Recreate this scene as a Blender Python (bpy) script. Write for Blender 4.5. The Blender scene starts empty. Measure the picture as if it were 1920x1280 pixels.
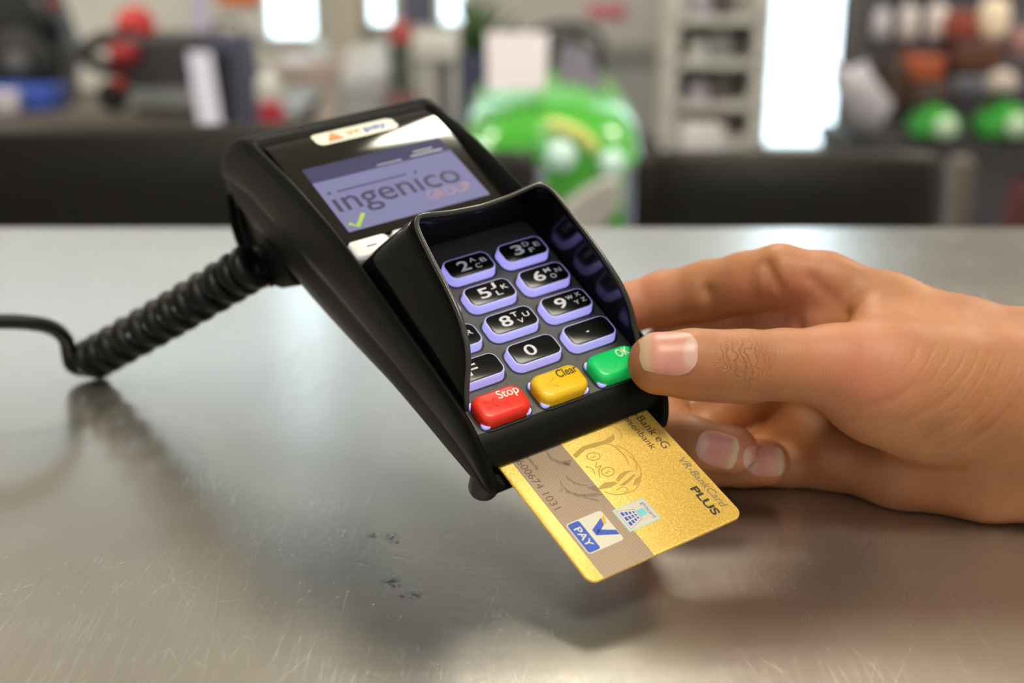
import bpy, bmesh, math, random
import numpy as np
from mathutils import Matrix, Vector

random.seed(4)
S = bpy.context.scene
COL = S.collection

# ------------------------------------------------------------------ camera
FPX = 2400.0                       # focal length in pixels of the 1920 px wide frame
TH = math.radians(18.0)            # camera looks down by this angle
TABLE = 0.930                      # table top above the floor
CAMZ = TABLE + 0.182
cam_d = bpy.data.cameras.new('camera')
cam_d.sensor_width = 36.0
cam_d.lens = FPX / 1920 * 36
cam_d.clip_start = 0.02
cam_d.clip_end = 60
cam_d.dof.use_dof = True
cam_d.dof.focus_distance = 0.374
cam_d.dof.aperture_fstop = 6.9
cam_d.dof.aperture_blades = 0
cam = bpy.data.objects.new('camera', cam_d)
COL.objects.link(cam)
cam.location = (0, 0, CAMZ)
cam.rotation_euler = (math.pi / 2 - TH, 0, 0)
S.camera = cam

# ------------------------------------------------------------------ world, lights, exposure
S.view_settings.view_transform = 'Standard'
S.view_settings.look = 'None'
S.view_settings.gamma = 1
S.view_settings.use_curve_mapping = False
S.view_settings.exposure = 0.22
w = bpy.data.worlds.new('daylight')
S.world = w
w.use_nodes = True
wn = w.node_tree
bg = wn.nodes['Background']
bg.inputs['Color'].default_value = (0.74, 0.88, 1.0, 1)
bg.inputs['Strength'].default_value = 3.6

def area(name, loc, rot, sx, sy, power, color):
    l = bpy.data.lights.new(name, 'AREA')
    l.shape = 'RECTANGLE'
    l.size = sx; l.size_y = sy
    l.energy = power; l.color = color
    o = bpy.data.objects.new(name, l)
    COL.objects.link(o)
    o.location = loc; o.rotation_euler = rot
    return o

# ------------------------------------------------------------------ frames
c_, s_ = math.cos(TH), math.sin(TH)
def W(p):
    """camera millimetres (right, down, forward) -> world metres"""
    x, y, z = p
    return Vector((x / 1000, (z * c_ - y * s_) / 1000, CAMZ - (z * s_ + y * c_) / 1000))
def J(px, py, d):
    """a point seen at pixel (px, py) at camera depth d in millimetres"""
    return W(((px - 960) / FPX * d, (py - 640) / FPX * d, d))
def P(px, py, Y):
    """a point seen at pixel (px, py) standing Y metres in front (world)"""
    cx, cy = (px - 960) / FPX, (py - 640) / FPX
    d = Vector((cx, c_ - cy * s_, -s_ - cy * c_))
    d *= Y / d.y
    return Vector((d.x, d.y, CAMZ + d.z))
WR = Matrix(((1, 0, 0), (0, -s_, c_), (0, -c_, -s_)))
RA = Matrix(((0.84613, -0.51114, 0.15099), (-0.28181, -0.66952, -0.68727), (0.45238, 0.53897, -0.71054)))
RC = Matrix(((0.84613, -0.52320, 0.10160), (-0.28181, -0.60099, -0.74793), (0.45238, 0.60421, -0.65596)))
DS = 0.984
M_DEV = Matrix.Translation(W((6.911 * DS, 2.341 * DS, 397.778 * DS))) @ (WR @ RA).to_4x4()
M_CARD = Matrix.Translation(W((21.08, 65.19, 343.99))) @ (WR @ RC).to_4x4()

# ------------------------------------------------------------------ materials
def mat(name, col, rough=0.5, metal=0.0, emis=None, estr=1.0, coat=0.0, spec=None, sss=0.0, trans=0.0):
    m = bpy.data.materials.new(name)
    m.use_nodes = True
    b = m.node_tree.nodes['Principled BSDF']
    b.inputs['Base Color'].default_value = (*col, 1)
    b.inputs['Roughness'].default_value = rough
    b.inputs['Metallic'].default_value = metal
    b.inputs['Coat Weight'].default_value = coat
    if spec is not None: b.inputs['Specular IOR Level'].default_value = spec
    if emis:
        b.inputs['Emission Color'].default_value = (*emis, 1)
        b.inputs['Emission Strength'].default_value = estr
    if sss:
        b.inputs['Subsurface Weight'].default_value = sss
        b.inputs['Subsurface Radius'].default_value = (1, .35, .2)
        b.inputs['Subsurface Scale'].default_value = 0.003
    if trans: b.inputs['Transmission Weight'].default_value = trans
    return m
def N(m, t, **kw):
    n = m.node_tree.nodes.new(t)
    for k, v in kw.items(): setattr(n, k, v)
    return n
def L(m, a, b): m.node_tree.links.new(a, b)
def BS(m): return m.node_tree.nodes['Principled BSDF']
def coords(m, scale=(1, 1, 1), which='Object', loc=(0, 0, 0), rot=(0, 0, 0)):
    tc = N(m, 'ShaderNodeTexCoord'); mp = N(m, 'ShaderNodeMapping')
    mp.inputs['Scale'].default_value = scale; mp.inputs['Location'].default_value = loc
    mp.inputs['Rotation'].default_value = rot
    L(m, tc.outputs[which], mp.inputs['Vector'])
    return mp.outputs[0]
def noise(m, vec, scale, detail=4, rough=.5):
    n = N(m, 'ShaderNodeTexNoise')
    n.inputs['Scale'].default_value = scale; n.inputs['Detail'].default_value = detail
    n.inputs['Roughness'].default_value = rough
    L(m, vec, n.inputs['Vector'])
    return n.outputs['Fac']
def ramp(m, fac, stops):
    r = N(m, 'ShaderNodeValToRGB')
    e = r.color_ramp.elements
    while len(e) < len(stops): e.new(0.5)
    for i, (p, c) in enumerate(stops):
        e[i].position = p; e[i].color = (*c, 1) if len(c) == 3 else c
    L(m, fac, r.inputs['Fac'])
    return r.outputs['Color']
def bump(m, h, strength, dist=0.001, prev=None):
    b = N(m, 'ShaderNodeBump')
    b.inputs['Strength'].default_value = strength; b.inputs['Distance'].default_value = dist
    L(m, h, b.inputs['Height'])
    if prev is not None: L(m, prev, b.inputs['Normal'])
    return b.outputs['Normal']
def mathn(m, op, a, b=None, clamp=False):
    n = N(m, 'ShaderNodeMath', operation=op); n.use_clamp = clamp
    for i, v in enumerate((a, b)):
        if v is None: continue
        if isinstance(v, (int, float)): n.inputs[i].default_value = v
        else: L(m, v, n.inputs[i])
    return n.outputs[0]
def mixc(m, fac, a, b, mode='MIX'):
    n = N(m, 'ShaderNodeMix', data_type='RGBA', blend_type=mode)
    for sock, v in ((n.inputs['Factor'], fac), (n.inputs[6], a), (n.inputs[7], b)):
        if isinstance(v, (int, float)): sock.default_value = v
        elif isinstance(v, tuple): sock.default_value = (*v, 1)
        else: L(m, v, sock)
    return n.outputs[2]

# ------------------------------------------------------------------ mesh helpers
def mesh_obj(name, verts, faces, m=None, parent=None, smooth=False, sharp=None):
    me = bpy.data.meshes.new(name)
    me.from_pydata([tuple(v) for v in verts], [], faces)
    me.update()
    bm = bmesh.new(); bm.from_mesh(me)
    bmesh.ops.recalc_face_normals(bm, faces=bm.faces)
    bm.to_mesh(me); bm.free()
    if m: me.materials.append(m)
    if smooth:
        for p in me.polygons: p.use_smooth = True
        if sharp is not None: me.set_sharp_from_angle(angle=math.radians(sharp))
    o = bpy.data.objects.new(name, me)
    COL.objects.link(o)
    if parent: o.parent = parent
    return o
def bevel(o, wd, seg=2, ang=35):
    b = o.modifiers.new('bevel', 'BEVEL'); b.width = wd; b.segments = seg
    b.limit_method = 'ANGLE'; b.angle_limit = math.radians(ang)
    for p in o.data.polygons: p.use_smooth = True
    o.data.set_sharp_from_angle(angle=math.radians(50))
    return o
def tag(o, label, cat, group=None, kind=None):
    o['label'] = label; o['category'] = cat
    if group: o['group'] = group
    if kind: o['kind'] = kind
    return o
def struct(o):
    o['kind'] = 'structure'
    return o
def empty(name, mtx=None, loc=None, rz=0):
    o = bpy.data.objects.new(name, None)
    COL.objects.link(o)
    o.empty_display_size = 0.02
    if mtx is not None: o.matrix_world = mtx
    if loc is not None: o.location = loc; o.rotation_euler = (0, 0, rz)
    return o
def rr(wd, h, r, n=5, cx=0, cy=0):
    pts = []
    for qx, qy, a0 in ((1, 1, 0), (-1, 1, 90), (-1, -1, 180), (1, -1, 270)):
        for i in range(n + 1):
            a = math.radians(a0 + 90 * i / n)
            pts.append((cx + qx * (wd / 2 - r) + r * math.cos(a), cy + qy * (h / 2 - r) + r * math.sin(a)))
    return pts
class MB:
    """collects shapes, then links them as ONE mesh object"""
    def __init__(self): self.v = []; self.f = []
    def add(self, v, f):
        k = len(self.v); self.v += [tuple(x) for x in v]; self.f += [tuple(i + k for i in q) for q in f]; return self
    def loft(self, rings, cap=(True, True), closed=True):
        n = len(rings[0]); v = [p for r in rings for p in r]; f = []
        for a in range(len(rings) - 1):
            for i in range(n if closed else n - 1):
                j = (i + 1) % n
                f.append((a * n + i, a * n + j, (a + 1) * n + j, (a + 1) * n + i))
        if cap[0]: f.append(tuple(range(n))[::-1])
        if cap[1]: f.append(tuple((len(rings) - 1) * n + i for i in range(n)))
        return self.add(v, f)
    def box(self, x0, x1, y0, y1, z0, z1):
        return self.loft([[(x0, y0, z), (x1, y0, z), (x1, y1, z), (x0, y1, z)] for z in (z0, z1)])
    def obox(self, c, ax, ay, az):
        """oriented box: centre and three half-axis vectors"""
        c, ax, ay, az = Vector(c), Vector(ax), Vector(ay), Vector(az)
        return self.loft([[c + sx * ax + sy * ay + s * az for sx, sy in ((-1, -1), (1, -1), (1, 1), (-1, 1))] for s in (-1, 1)])
    def tube(self, pts, r, n=12, cap=True):
        pts = [Vector(p) for p in pts]; rs = r if isinstance(r, (list, tuple)) else [r] * len(pts)
        rings = []; up = None
        for i, p in enumerate(pts):
            t = (pts[min(i + 1, len(pts) - 1)] - pts[max(i - 1, 0)]).normalized()
            if up is None:
                up = t.orthogonal().normalized()
            else:
                up = (up - t * up.dot(t)).normalized()
            b = t.cross(up)
            rings.append([p + rs[i] * (math.cos(2 * math.pi * k / n) * up + math.sin(2 * math.pi * k / n) * b) for k in range(n)])
        return self.loft(rings, cap=(cap, cap))
    def lathe(self, prof, c=(0, 0, 0), axis='z', n=24):
        """prof: list of (radius, height)"""
        c = Vector(c); rings = []
        for r, h in prof:
            ring = []
            for k in range(n):
                a = 2 * math.pi * k / n; x, y = r * math.cos(a), r * math.sin(a)
                ring.append(c + Vector({'z': (x, y, h), 'y': (x, h, y), 'x': (h, x, y)}[axis]))
            rings.append(ring)
        return self.loft(rings)
    def build(self, name, m=None, parent=None, smooth=False, sharp=None, scale=1.0, mtx=None):
        v = self.v
        if mtx is not None: v = [mtx @ Vector(p) for p in v]
        if scale != 1.0: v = [(p[0] * scale, p[1] * scale, p[2] * scale) for p in v]
        return mesh_obj(name, v, self.f, m, parent, smooth, sharp)
def text_mesh(body, size, bold=0.0, thick=0.0, shear=0.0, spacing=1.0, align='LEFT', xscale=1.0):
    cu = bpy.data.curves.new('txt', 'FONT')
    cu.body = body; cu.size = size; cu.offset = bold; cu.extrude = thick; cu.shear = shear
    cu.space_character = spacing; cu.align_x = align; cu.resolution_u = 5
    o = bpy.data.objects.new('txt', cu); COL.objects.link(o)
    dg = bpy.context.evaluated_depsgraph_get()
    me = o.evaluated_get(dg).to_mesh()
    v = [(p.co.x * xscale, p.co.y, p.co.z) for p in me.vertices]; f = [tuple(q.vertices) for q in me.polygons]
    o.evaluated_get(dg).to_mesh_clear()
    bpy.data.objects.remove(o); bpy.data.curves.remove(cu)
    return v, f
def ribbon(pts, wd, z, closed=False):
    """flat stroke following 2-D points"""
    n = len(pts); a = []; b = []
    for i, p in enumerate(pts):
        q0 = pts[(i - 1) % n if closed else max(i - 1, 0)]; q1 = pts[(i + 1) % n if closed else min(i + 1, n - 1)]
        tx, ty = q1[0] - q0[0], q1[1] - q0[1]; l = math.hypot(tx, ty) or 1
        k = wd / 2
        a.append((p[0] - ty / l * k, p[1] + tx / l * k, z)); b.append((p[0] + ty / l * k, p[1] - tx / l * k, z))
    f = [(i, (i + 1) % n, n + (i + 1) % n, n + i) for i in range(n if closed else n - 1)]
    return a + b, f
def smooth_path(pts, k=6):
    """Catmull-Rom through points of any dimension"""
    out = []; n = len(pts)
    for i in range(n - 1):
        p0, p1, p2, p3 = pts[max(i - 1, 0)], pts[i], pts[i + 1], pts[min(i + 2, n - 1)]
        for s in range(k):
            t = s / k
            out.append(tuple(.5 * (2 * b + (c - a) * t + (2 * a - 5 * b + 4 * c - d) * t * t + (3 * b - a - 3 * c + d) * t ** 3)
                             for a, b, c, d in zip(p0, p1, p2, p3)))
    out.append(tuple(pts[-1]))
    return out

# ================================================================== THE ROOM
YB = 6.4                                                  # back wall
plaster = mat('plaster', (0.6, 0.58, 0.55), .8)
BSc = ramp(plaster, noise(plaster, coords(plaster), 3), [(.3, (.58, .565, .54)), (.7, (.65, .635, .61))])
L(plaster, BSc, BS(plaster).inputs['Base Color'])
ceil_m = mat('ceiling_paint', (0.62, 0.54, 0.44), .85)
floor_m = mat('floor_tile', (0.30, 0.29, 0.27), .45)
tb = N(floor_m, 'ShaderNodeTexBrick'); tb.offset = 0
tb.inputs['Scale'].default_value = 1; tb.inputs['Brick Width'].default_value = .4; tb.inputs['Row Height'].default_value = .4
tb.inputs['Mortar Size'].default_value = .008
tb.inputs['Color1'].default_value = (.33, .32, .30, 1); tb.inputs['Color2'].default_value = (.28, .27, .26, 1); tb.inputs['Mortar'].default_value = (.15, .15, .15, 1)
L(floor_m, coords(floor_m), tb.inputs['Vector']); L(floor_m, tb.outputs['Color'], BS(floor_m).inputs['Base Color'])
XL, XR, YF, ZC = -3.6, 3.6, -2.6, 3.6
struct(MB().box(XL, XR, YF, YB, -.1, 0).build('floor', floor_m))
struct(MB().box(XL, XR, YF, YB, ZC, ZC + .1).build('ceiling', ceil_m))
lw = MB().box(XL - .1, XL, YF, YB, 0, ZC)
struct(lw.build('wall_left', plaster))
struct(MB().box(XL, XR, YF - .1, YF, 0, 2.75).box(XL, XR, YF - .1, YF, 3.2, ZC).box(XL, -3.1, YF - .1, YF, 2.75, 3.2).box(3.1, XR, YF - .1, YF, 2.75, 3.2).build('wall_rear', plaster))  # high slot behind the camera, added to let soft front light in
struct(MB().box(XR, XR + .1, YF, YB, 0, ZC).build('wall_right', plaster))

# back wall with bright panes, plus unseen high bands added to brighten the table: (px0, px1, sill z, head z)
def zw(py): return P(960, py, YB).z
def xw(px): return P(px, 200, YB).x
OPEN = [(-300, 470, 2.66, 3.06), (503, 606, zw(84), 3.4), (690, 748, zw(60), 3.4), (822, 876, zw(58), 3.4), (910, 1395, 2.66, 3.06), (1428, 1640, zw(286), 3.4)]
bw = MB(); cur = XL
for a, b, z0, z1 in OPEN:
    x0, x1 = xw(a), xw(b)
    bw.box(cur, x0, YB, YB + .15, 0, ZC)
    bw.box(x0, x1, YB, YB + .15, 0, z0)
    bw.box(x0, x1, YB, YB + .15, z1, ZC)
    cur = x1
bw.box(cur, XR, YB, YB + .15, 0, ZC)
struct(bw.build('wall_back', plaster))
glass = mat('pane_glass', (.95, 1, .98), .02, trans=1.0)
frame_m = mat('white_frame', (.62, .62, .60), .4)
for i, (a, b, z0, z1) in enumerate(OPEN):
    x0, x1 = xw(a), xw(b); t = .04
    fr = MB().box(x0, x1, YB - .03, YB + .05, z0, z0 + t).box(x0, x1, YB - .03, YB + .05, z1 - t, z1)
    fr.box(x0, x0 + t * .6, YB - .03, YB + .05, z0, z1).box(x1 - t * .6, x1, YB - .03, YB + .05, z0, z1)
    nm = 'door_1' if a == 1428 else 'window_%d' % (i + 1)  # the high bands share the window name but are added light openings
    fo = struct(fr.build(nm, frame_m))
    MB().box(x0 + t * .5, x1 - t * .5, YB + .0, YB + .006, z0 + t, z1 - t).build('pane', glass, fo)
    if a == 1428:
        MB().tube([(x0 + .07, YB - .07, .9), (x0 + .07, YB - .07, 1.3)], .012).build('door_handle', mat('handle_steel', (.6, .6, .6), .3, 1), fo)

# ceiling lamps: fixtures with a light in each, all but the first added as extra light
lamp_m = mat('lamp_diffuser', (.9, .9, .85), .6, emis=(1.0, .94, .72), estr=17)
lampbody = mat('lamp_housing', (.7, .7, .7), .5)
def ceiling_lamp(x, y, lx, ly, power, label):
    r = empty('ceiling_lamp', loc=(x, y, ZC))
    MB().box(-lx / 2 - .03, lx / 2 + .03, -ly / 2 - .03, ly / 2 + .03, -.06, -.001).build('housing', lampbody, r)
    MB().box(-lx / 2, lx / 2, -ly / 2, ly / 2, -.075, -.061).build('diffuser', lamp_m, r)
    l = area('lamp_light', (x, y, ZC - .09), (0, 0, 0), lx, ly, power, (1.0, .93, .80))
    l.parent = r; l.location = (0, 0, -.09)
    tag(r, label, 'ceiling lamp')
ceiling_lamp(.22, 2.62, .46, 1.15, 22, 'ceiling light panel above the far edge of the steel table')
ceiling_lamp(.5, -.35, 1.3, .6, 16, 'unseen ceiling light panel added above the near edge of the steel table')  # added out of view to light the hand from overhead
ceiling_lamp(-2.9, 3.6, .9, .3, 65, 'long unseen ceiling light panel added over the left of the shop')  # side panel added out of view to lift the shop's brightness
ceiling_lamp(2.9, 3.6, .9, .3, 65, 'long unseen ceiling light panel added over the right of the shop')  # its counterpart on the right, likewise added for brightness

# ------------------------------------------------------------------ steel table
steel = mat('brushed_steel', (.60, .575, .54), .33, .9)
BS(steel).inputs['Anisotropic'].default_value = .2
v0 = coords(steel, (2.2, 60, 1)); v1 = coords(steel, (3, 3, 3))
n1 = noise(steel, v0, 6, 6, .6); n2 = noise(steel, v1, 2.2, 5, .6)
rg = mathn(steel, 'ADD', mathn(steel, 'MULTIPLY', n1, .03), mathn(steel, 'MULTIPLY', n2, .16))
def scratches(m, rot, sc, thr):
    vv = coords(m, (sc, sc * .10, 1), rot=(0, 0, rot))
    v = N(m, 'ShaderNodeTexVoronoi'); v.feature = 'DISTANCE_TO_EDGE'; v.inputs['Scale'].default_value = 1
    L(m, vv, v.inputs['Vector'])
    return ramp(m, v.outputs['Distance'], [(0, (.6, .6, .6)), (thr, (0, 0, 0))])
sc1 = scratches(steel, .5, 150, .006); sc2 = scratches(steel, -.9, 125, .006); sc3 = scratches(steel, 1.5, 190, .006)
ss = mathn(steel, 'MULTIPLY', mathn(steel, 'ADD', mathn(steel, 'ADD', sc1, sc2), sc3), noise(steel, coords(steel), 14, 2))
L(steel, mathn(steel, 'ADD', mathn(steel, 'ADD', rg, .15), mathn(steel, 'MULTIPLY', ss, .08)), BS(steel).inputs['Roughness'])
n3 = noise(steel, coords(steel, (1, 1, 1)), 420, 4, .65)
hh = mathn(steel, 'ADD', mathn(steel, 'ADD', mathn(steel, 'MULTIPLY', n1, .12), mathn(steel, 'MULTIPLY', n3, .5)), mathn(steel, 'MULTIPLY', ss, -.65))
L(steel, bump(steel, hh, .09, .0006), BS(steel).inputs['Normal'])
spots = N(steel, 'ShaderNodeTexVoronoi'); spots.inputs['Scale'].default_value = 26
L(steel, coords(steel), spots.inputs['Vector'])
sm = ramp(steel, mathn(steel, 'ADD', spots.outputs['Distance'], mathn(steel, 'MULTIPLY', noise(steel, coords(steel), 260, 3), .25)), [(.16, (1, 1, 1)), (.19, (0, 0, 0))])
sel = ramp(steel, noise(steel, coords(steel), 7, 0), [(.60, (0, 0, 0)), (.66, (1, 1, 1))])
spotmask = mathn(steel, 'MULTIPLY', sm, sel)
cb = ramp(steel, n2, [(.3, (.50, .475, .445)), (.7, (.58, .555, .52))])
# a few dull marks on the steel in front of the terminal
def table_pt(px, py):
    d = P(px, py, 1.0) - cam.location
    k = (TABLE - CAMZ) / d.z
    return cam.location + d * k
mk = None
for px, py, r_ in ((700, 1003, .0022), (734, 1006, .0026), (741, 1016, .0016), (733, 1090, .0026), (776, 1116, .0022), (742, 1098, .0015), (752, 1118, .0012)):
    q = table_pt(px, py) - Vector((0, .35, 0))
    vd = N(steel, 'ShaderNodeVectorMath', operation='DISTANCE')
    tc_ = N(steel, 'ShaderNodeTexCoord'); L(steel, tc_.outputs['Object'], vd.inputs[0]); vd.inputs[1].default_value = q
    mr_ = N(steel, 'ShaderNodeMapRange'); mr_.inputs['From Min'].default_value = r_ * 1.3; mr_.inputs['From Max'].default_value = r_ * .3
    L(steel, vd.outputs['Value'], mr_.inputs['Value'])
    mk = mr_.outputs[0] if mk is None else mathn(steel, 'MAXIMUM', mk, mr_.outputs[0])
mk = mathn(steel, 'MULTIPLY', mk, ramp(steel, noise(steel, coords(steel), 700, 3), [(.42, (0, 0, 0)), (.56, (1, 1, 1))]))
L(steel, mixc(steel, mathn(steel, 'MULTIPLY', mk, .85), cb, (.10, .095, .09)), BS(steel).inputs['Base Color'])
yedge = P(960, 424, 1).y
# where the view ray through py 424 meets the table plane
dd = P(960, 424, 1.0) - cam.location
YE = (TABLE - CAMZ) / dd.z
tb_root = empty('steel_table', loc=(0, .35, 0))
MB().box(-1.1, 1.3, -.45, YE - .35, TABLE - .035, TABLE).build('tabletop', steel, tb_root)
bevel(tb_root.children[0], .004)
dark_m = mat('dark_steel', (.08, .08, .085), .5, .6)
for lx in (-1.02, 1.22):
    for ly in (-.38, YE - .42):
        MB().box(lx - .025, lx + .025, ly - .025, ly + .025, 0, TABLE - .035).build('leg', dark_m, tb_root)
MB().box(-1.0, 1.2, YE - .44, YE - .40, TABLE - .12, TABLE - .035).build('apron', steel, tb_root)
tag(tb_root, 'scratched brushed stainless steel table filling the foreground', 'table')

# ================================================================== PAYMENT TERMINAL
U = DS / 1000
dev = empty('payment_terminal', M_DEV)
tag(dev, 'black card payment terminal with lit keypad and privacy shield, held up by the hand', 'payment terminal')
casing_m = mat('casing_plastic', (.005, .005, .005), .52, spec=.14)
BS(casing_m).inputs['IOR'].default_value = 1.32
L(casing_m, bump(casing_m, noise(casing_m, coords(casing_m), 2200, 2), .25, .0002), BS(casing_m).inputs['Normal'])
face_m = mat('grained_plastic', (.085, .083, .072), .45, spec=.45)
L(face_m, bump(face_m, noise(face_m, coords(face_m), 1300, 3), .55, .0004), BS(face_m).inputs['Normal'])
gloss_m = mat('gloss_black', (.004, .004, .004), .06, coat=.3)
shield_m = mat('shield_plastic', (.003, .003, .0035), .16, spec=.14)
lip_m = mat('lip_plastic', (.006, .006, .006), .38, spec=.2)
BS(lip_m).inputs['IOR'].default_value = 1.35
rubber_m = mat('rubber', (.012, .012, .012), .6)

# casing: loft of cross sections from back to nose
# (ridge y, ridge z, bottom y, bottom z, half width, recess depth of the face inside the rails)
ST = [(163, -45, 160, -49, 34, 0), (162, -39, 158, -49.5, 36.5, 0), (157.5, -30, 153, -49, 37.8, 0), (151, -21.5, 145, -48.5, 38.3, 0),
      (144, -14, 136, -48, 38.4, 0), (137.5, -8.8, 128, -47, 38.2, 0), (132, -7.2, 122, -46.5, 38, 1.2), (127, -6.2, 117, -46, 37.9, 3.2), (107, -2, 100, -44, 37.5, 5.5),
      (88, .8, 84, -42, 37, 7), (68, 2.8, 66, -38.5, 36.6, 7.6), (45, 3.6, 44, -33, 36.3, 8), (25, 3.2, 25, -28, 36, 8),
      (5, 2.8, 5, -24.3, 35.7, 8), (-10, 2, -8, -22.6, 35.3, 8), (-18, .4, -16, -21.8, 34.8, 9), (-23, -2.0, -21, -21.4, 34.4, 11.6),
      (-27, -5.0, -25, -21, 34, 9), (-30.5, -8.6, -28.5, -20.4, 33.4, 5.6), (-33, -12.5, -31, -19.2, 32.6, 2), (-34, -15, -33, -17.5, 31.5, .4)]
ST = [tuple(r) for r in smooth_path(ST, 3)]
rings = []
for Ty, Tz, By, Bz, Wd, d in ST:
    T = Vector((0, Ty, Tz)); B = Vector((0, By, Bz))
    half = []
    H = (B - T).length
    d = max(d, 0)
    half.append((0, min(d / H, .9))); half.append((Wd - 3.6, min(d / H, .9)))
    half.append((Wd - 3.2, min(max(d - 1, 0) / H, .9))); half.append((Wd - 2.2, min(d * .12 / H, .9)))
    half += [(Wd - 1.1, 0), (Wd - .5, .004), (Wd - .1, .022), (Wd + .25, .15), (Wd + .45, .30), (Wd + .4, .50), (Wd + .05, .54),
             (Wd - .7, .57), (Wd - .6, .62), (Wd - .5, .80), (Wd - 1.2, .93), (Wd - 3.5, 1.0), (0, 1.0)]
    ring = [Vector((x, 0, 0)) + T.lerp(B, f) for x, f in half]
    ring += [Vector((-x, 0, 0)) + T.lerp(B, f) for x, f in half[::-1][1:-1]]
    rings.append(ring)
MB().loft(rings).build('casing', casing_m, dev, smooth=True, sharp=48, scale=U)

# grained keypad face between the rails
prof = [(67.5, -3.7), (40, -3.4), (0, -3.3), (-18, -3.3), (-20.6, -3.6), (-20.6, -9), (67.5, -9)]
o = MB().loft([[(x, y, z) for y, z in prof] for x in (-32.6, 32.6)]).build('keypad_face', face_m, dev, scale=U)
bevel(o, .0004)
prof = [(-20.5, -3.55), (-22.6, -4.0), (-24.6, -5.0), (-26.4, -6.7), (-27.7, -8.8), (-28.3, -10.6), (-28.2, -11.6), (-27, -12.0), (-20.5, -12.0)]
MB().loft([[(x, y, z) for y, z in prof] for x in (-32.6, 32.8)]).build('front_lip', lip_m, dev, smooth=True, sharp=50, scale=U)
MB().box(-32, 32, -27, 20, -15.2, -14.2).build('slot_tray', casing_m, dev, scale=U)

# display glass, curved down at its top end
gl = []
for y, z in [(68.3, -3.4), (90, -4.5), (110, -5.6), (119, -6.3), (124, -6.9), (128, -7.7), (131, -8.8), (133, -10.2)]:
    gl.append([(x, y, z - .0016 * (abs(x) / 33) ** 6 * 500 * 0) for x in (-33.4, -33, -20, 0, 20, 33, 33.4)])
v = [p for r in gl for p in r]; n = 7
f = [(a * n + i, a * n + i + 1, (a + 1) * n + i + 1, (a + 1) * n + i) for a in range(len(gl) - 1) for i in range(n - 1)]
gl_o = mesh_obj('display_glass', [(x * U, y * U, z * U) for x, y, z in v], f, gloss_m, dev, smooth=True)
sol = gl_o.modifiers.new('thick', 'SOLIDIFY'); sol.thickness = .0012; sol.offset = -1
es = gl_o.modifiers.new('split', 'EDGE_SPLIT'); es.split_angle = math.radians(40)
def gz(y): return np.interp(y, [68.3, 90, 110, 119, 124, 128, 131], [-3.4, -4.5, -5.6, -6.3, -6.9, -7.7, -8.8])
def on_glass(vf, lift, **kw):
    v, f = vf
    return [(x, y, gz(y) + lift) for x, y, *_ in v], f
def grid_poly(poly, ny=6):
    """2-D polygon as a strip cut in y so that it follows the glass"""
    return poly
scr_m = mat('screen_lit', (.01, .01, .015), .05, emis=(.205, .20, .35), estr=.95)
scr2_m = mat('screen_header', (.01, .01, .015), .05, emis=(.060, .058, .13), estr=.8)
scr = MB().add(*on_glass(([(-27.6, 73.2), (27.6, 73.2), (27.6, 101.9), (-27.6, 101.9)], [(0, 1, 2, 3)]), .05)).build('screen', scr_m, dev, scale=U)
MB().add(*on_glass(([(-27.6, 101.9), (27.6, 101.9), (27.6, 110.5), (-27.6, 110.5)], [(0, 1, 2, 3)]), .05)).build('status_bar', scr2_m, scr, scale=U)
ink_logo = mat('screen_ink', (.01, .01, .012), .1, emis=(.050, .045, .085), estr=1)
ink_grp = mat('screen_red', (.06, .02, .02), .2, emis=(.17, .05, .07), estr=1)
ink_grn = mat('screen_green', (.1, .2, .02), .2, emis=(.20, .30, .02), estr=1)
ink_gry = mat('screen_grey', (.03, .03, .04), .2, emis=(.12, .12, .20), estr=1)
def put_text(body, size, x, y, fn, m, name, parent, width=None, **kw):
    v, f = text_mesh(body, size, **kw)
    w0 = max(p[0] for p in v) - min(p[0] for p in v); x0 = min(p[0] for p in v)
    k = (width / w0) if width else 1
    v = [((p[0] - x0) * k + x, p[1] + y, p[2]) for p in v]
    return MB().add(*fn((v, f))).build(name, m, parent, scale=U)
gfn = lambda vf: on_glass(vf, .12)
# the dotless word: the dots and the bar of the wordmark sit separately above it
put_text('\u0131ngen\u0131co', 15.5, -25.6, 84.0, gfn, ink_logo, 'logo_word', scr, width=48.5, bold=.10)
put_text('GROUP', 6.8, 6.2, 78.2, gfn, ink_grp, 'logo_group', scr, width=17.5)
lg = MB()
for x0, x1 in ((-25.2, -23.9), (8.4, 9.8)):
    lg.add(*gfn(([(x0, 94.0), (x1, 94.0), (x1, 95.3), (x0, 95.3)], [(0, 1, 2, 3)])))
lg.add(*gfn(([(-21.6, 94.3), (5.6, 94.3), (5.6, 95.1), (-21.6, 95.1)], [(0, 1, 2, 3)])))
lg.build('logo_bar', ink_logo, scr, scale=U)
MB().add(*on_glass(ribbon([(-26.2 + 3.5 * math.cos(a) + 3, 76.8 + 3.0 * math.sin(a)) for a in np.linspace(.6, 3.6, 14)], 1.3, 0), .10)).build('circle_mark', ink_gry, scr, scale=U)
MB().add(*on_glass(ribbon([(-25.6, 77.3), (-23.4, 74.9), (-18.6, 80.6)], 1.5, 0), .14)).build('tick_mark', ink_grn, scr, scale=U)
icn = MB()
for x0, x1, y0, y1 in ((12, 25, 103.2, 103.9), (14, 22, 105.3, 105.9), (-2, 8, 102.8, 103.5)):
    icn.add(*gfn(([(x0, y0), (x1, y0), (x1, y1), (x0, y1)], [(0, 1, 2, 3)])))
icn.build('status_icons', ink_gry, scr, scale=U)

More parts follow.
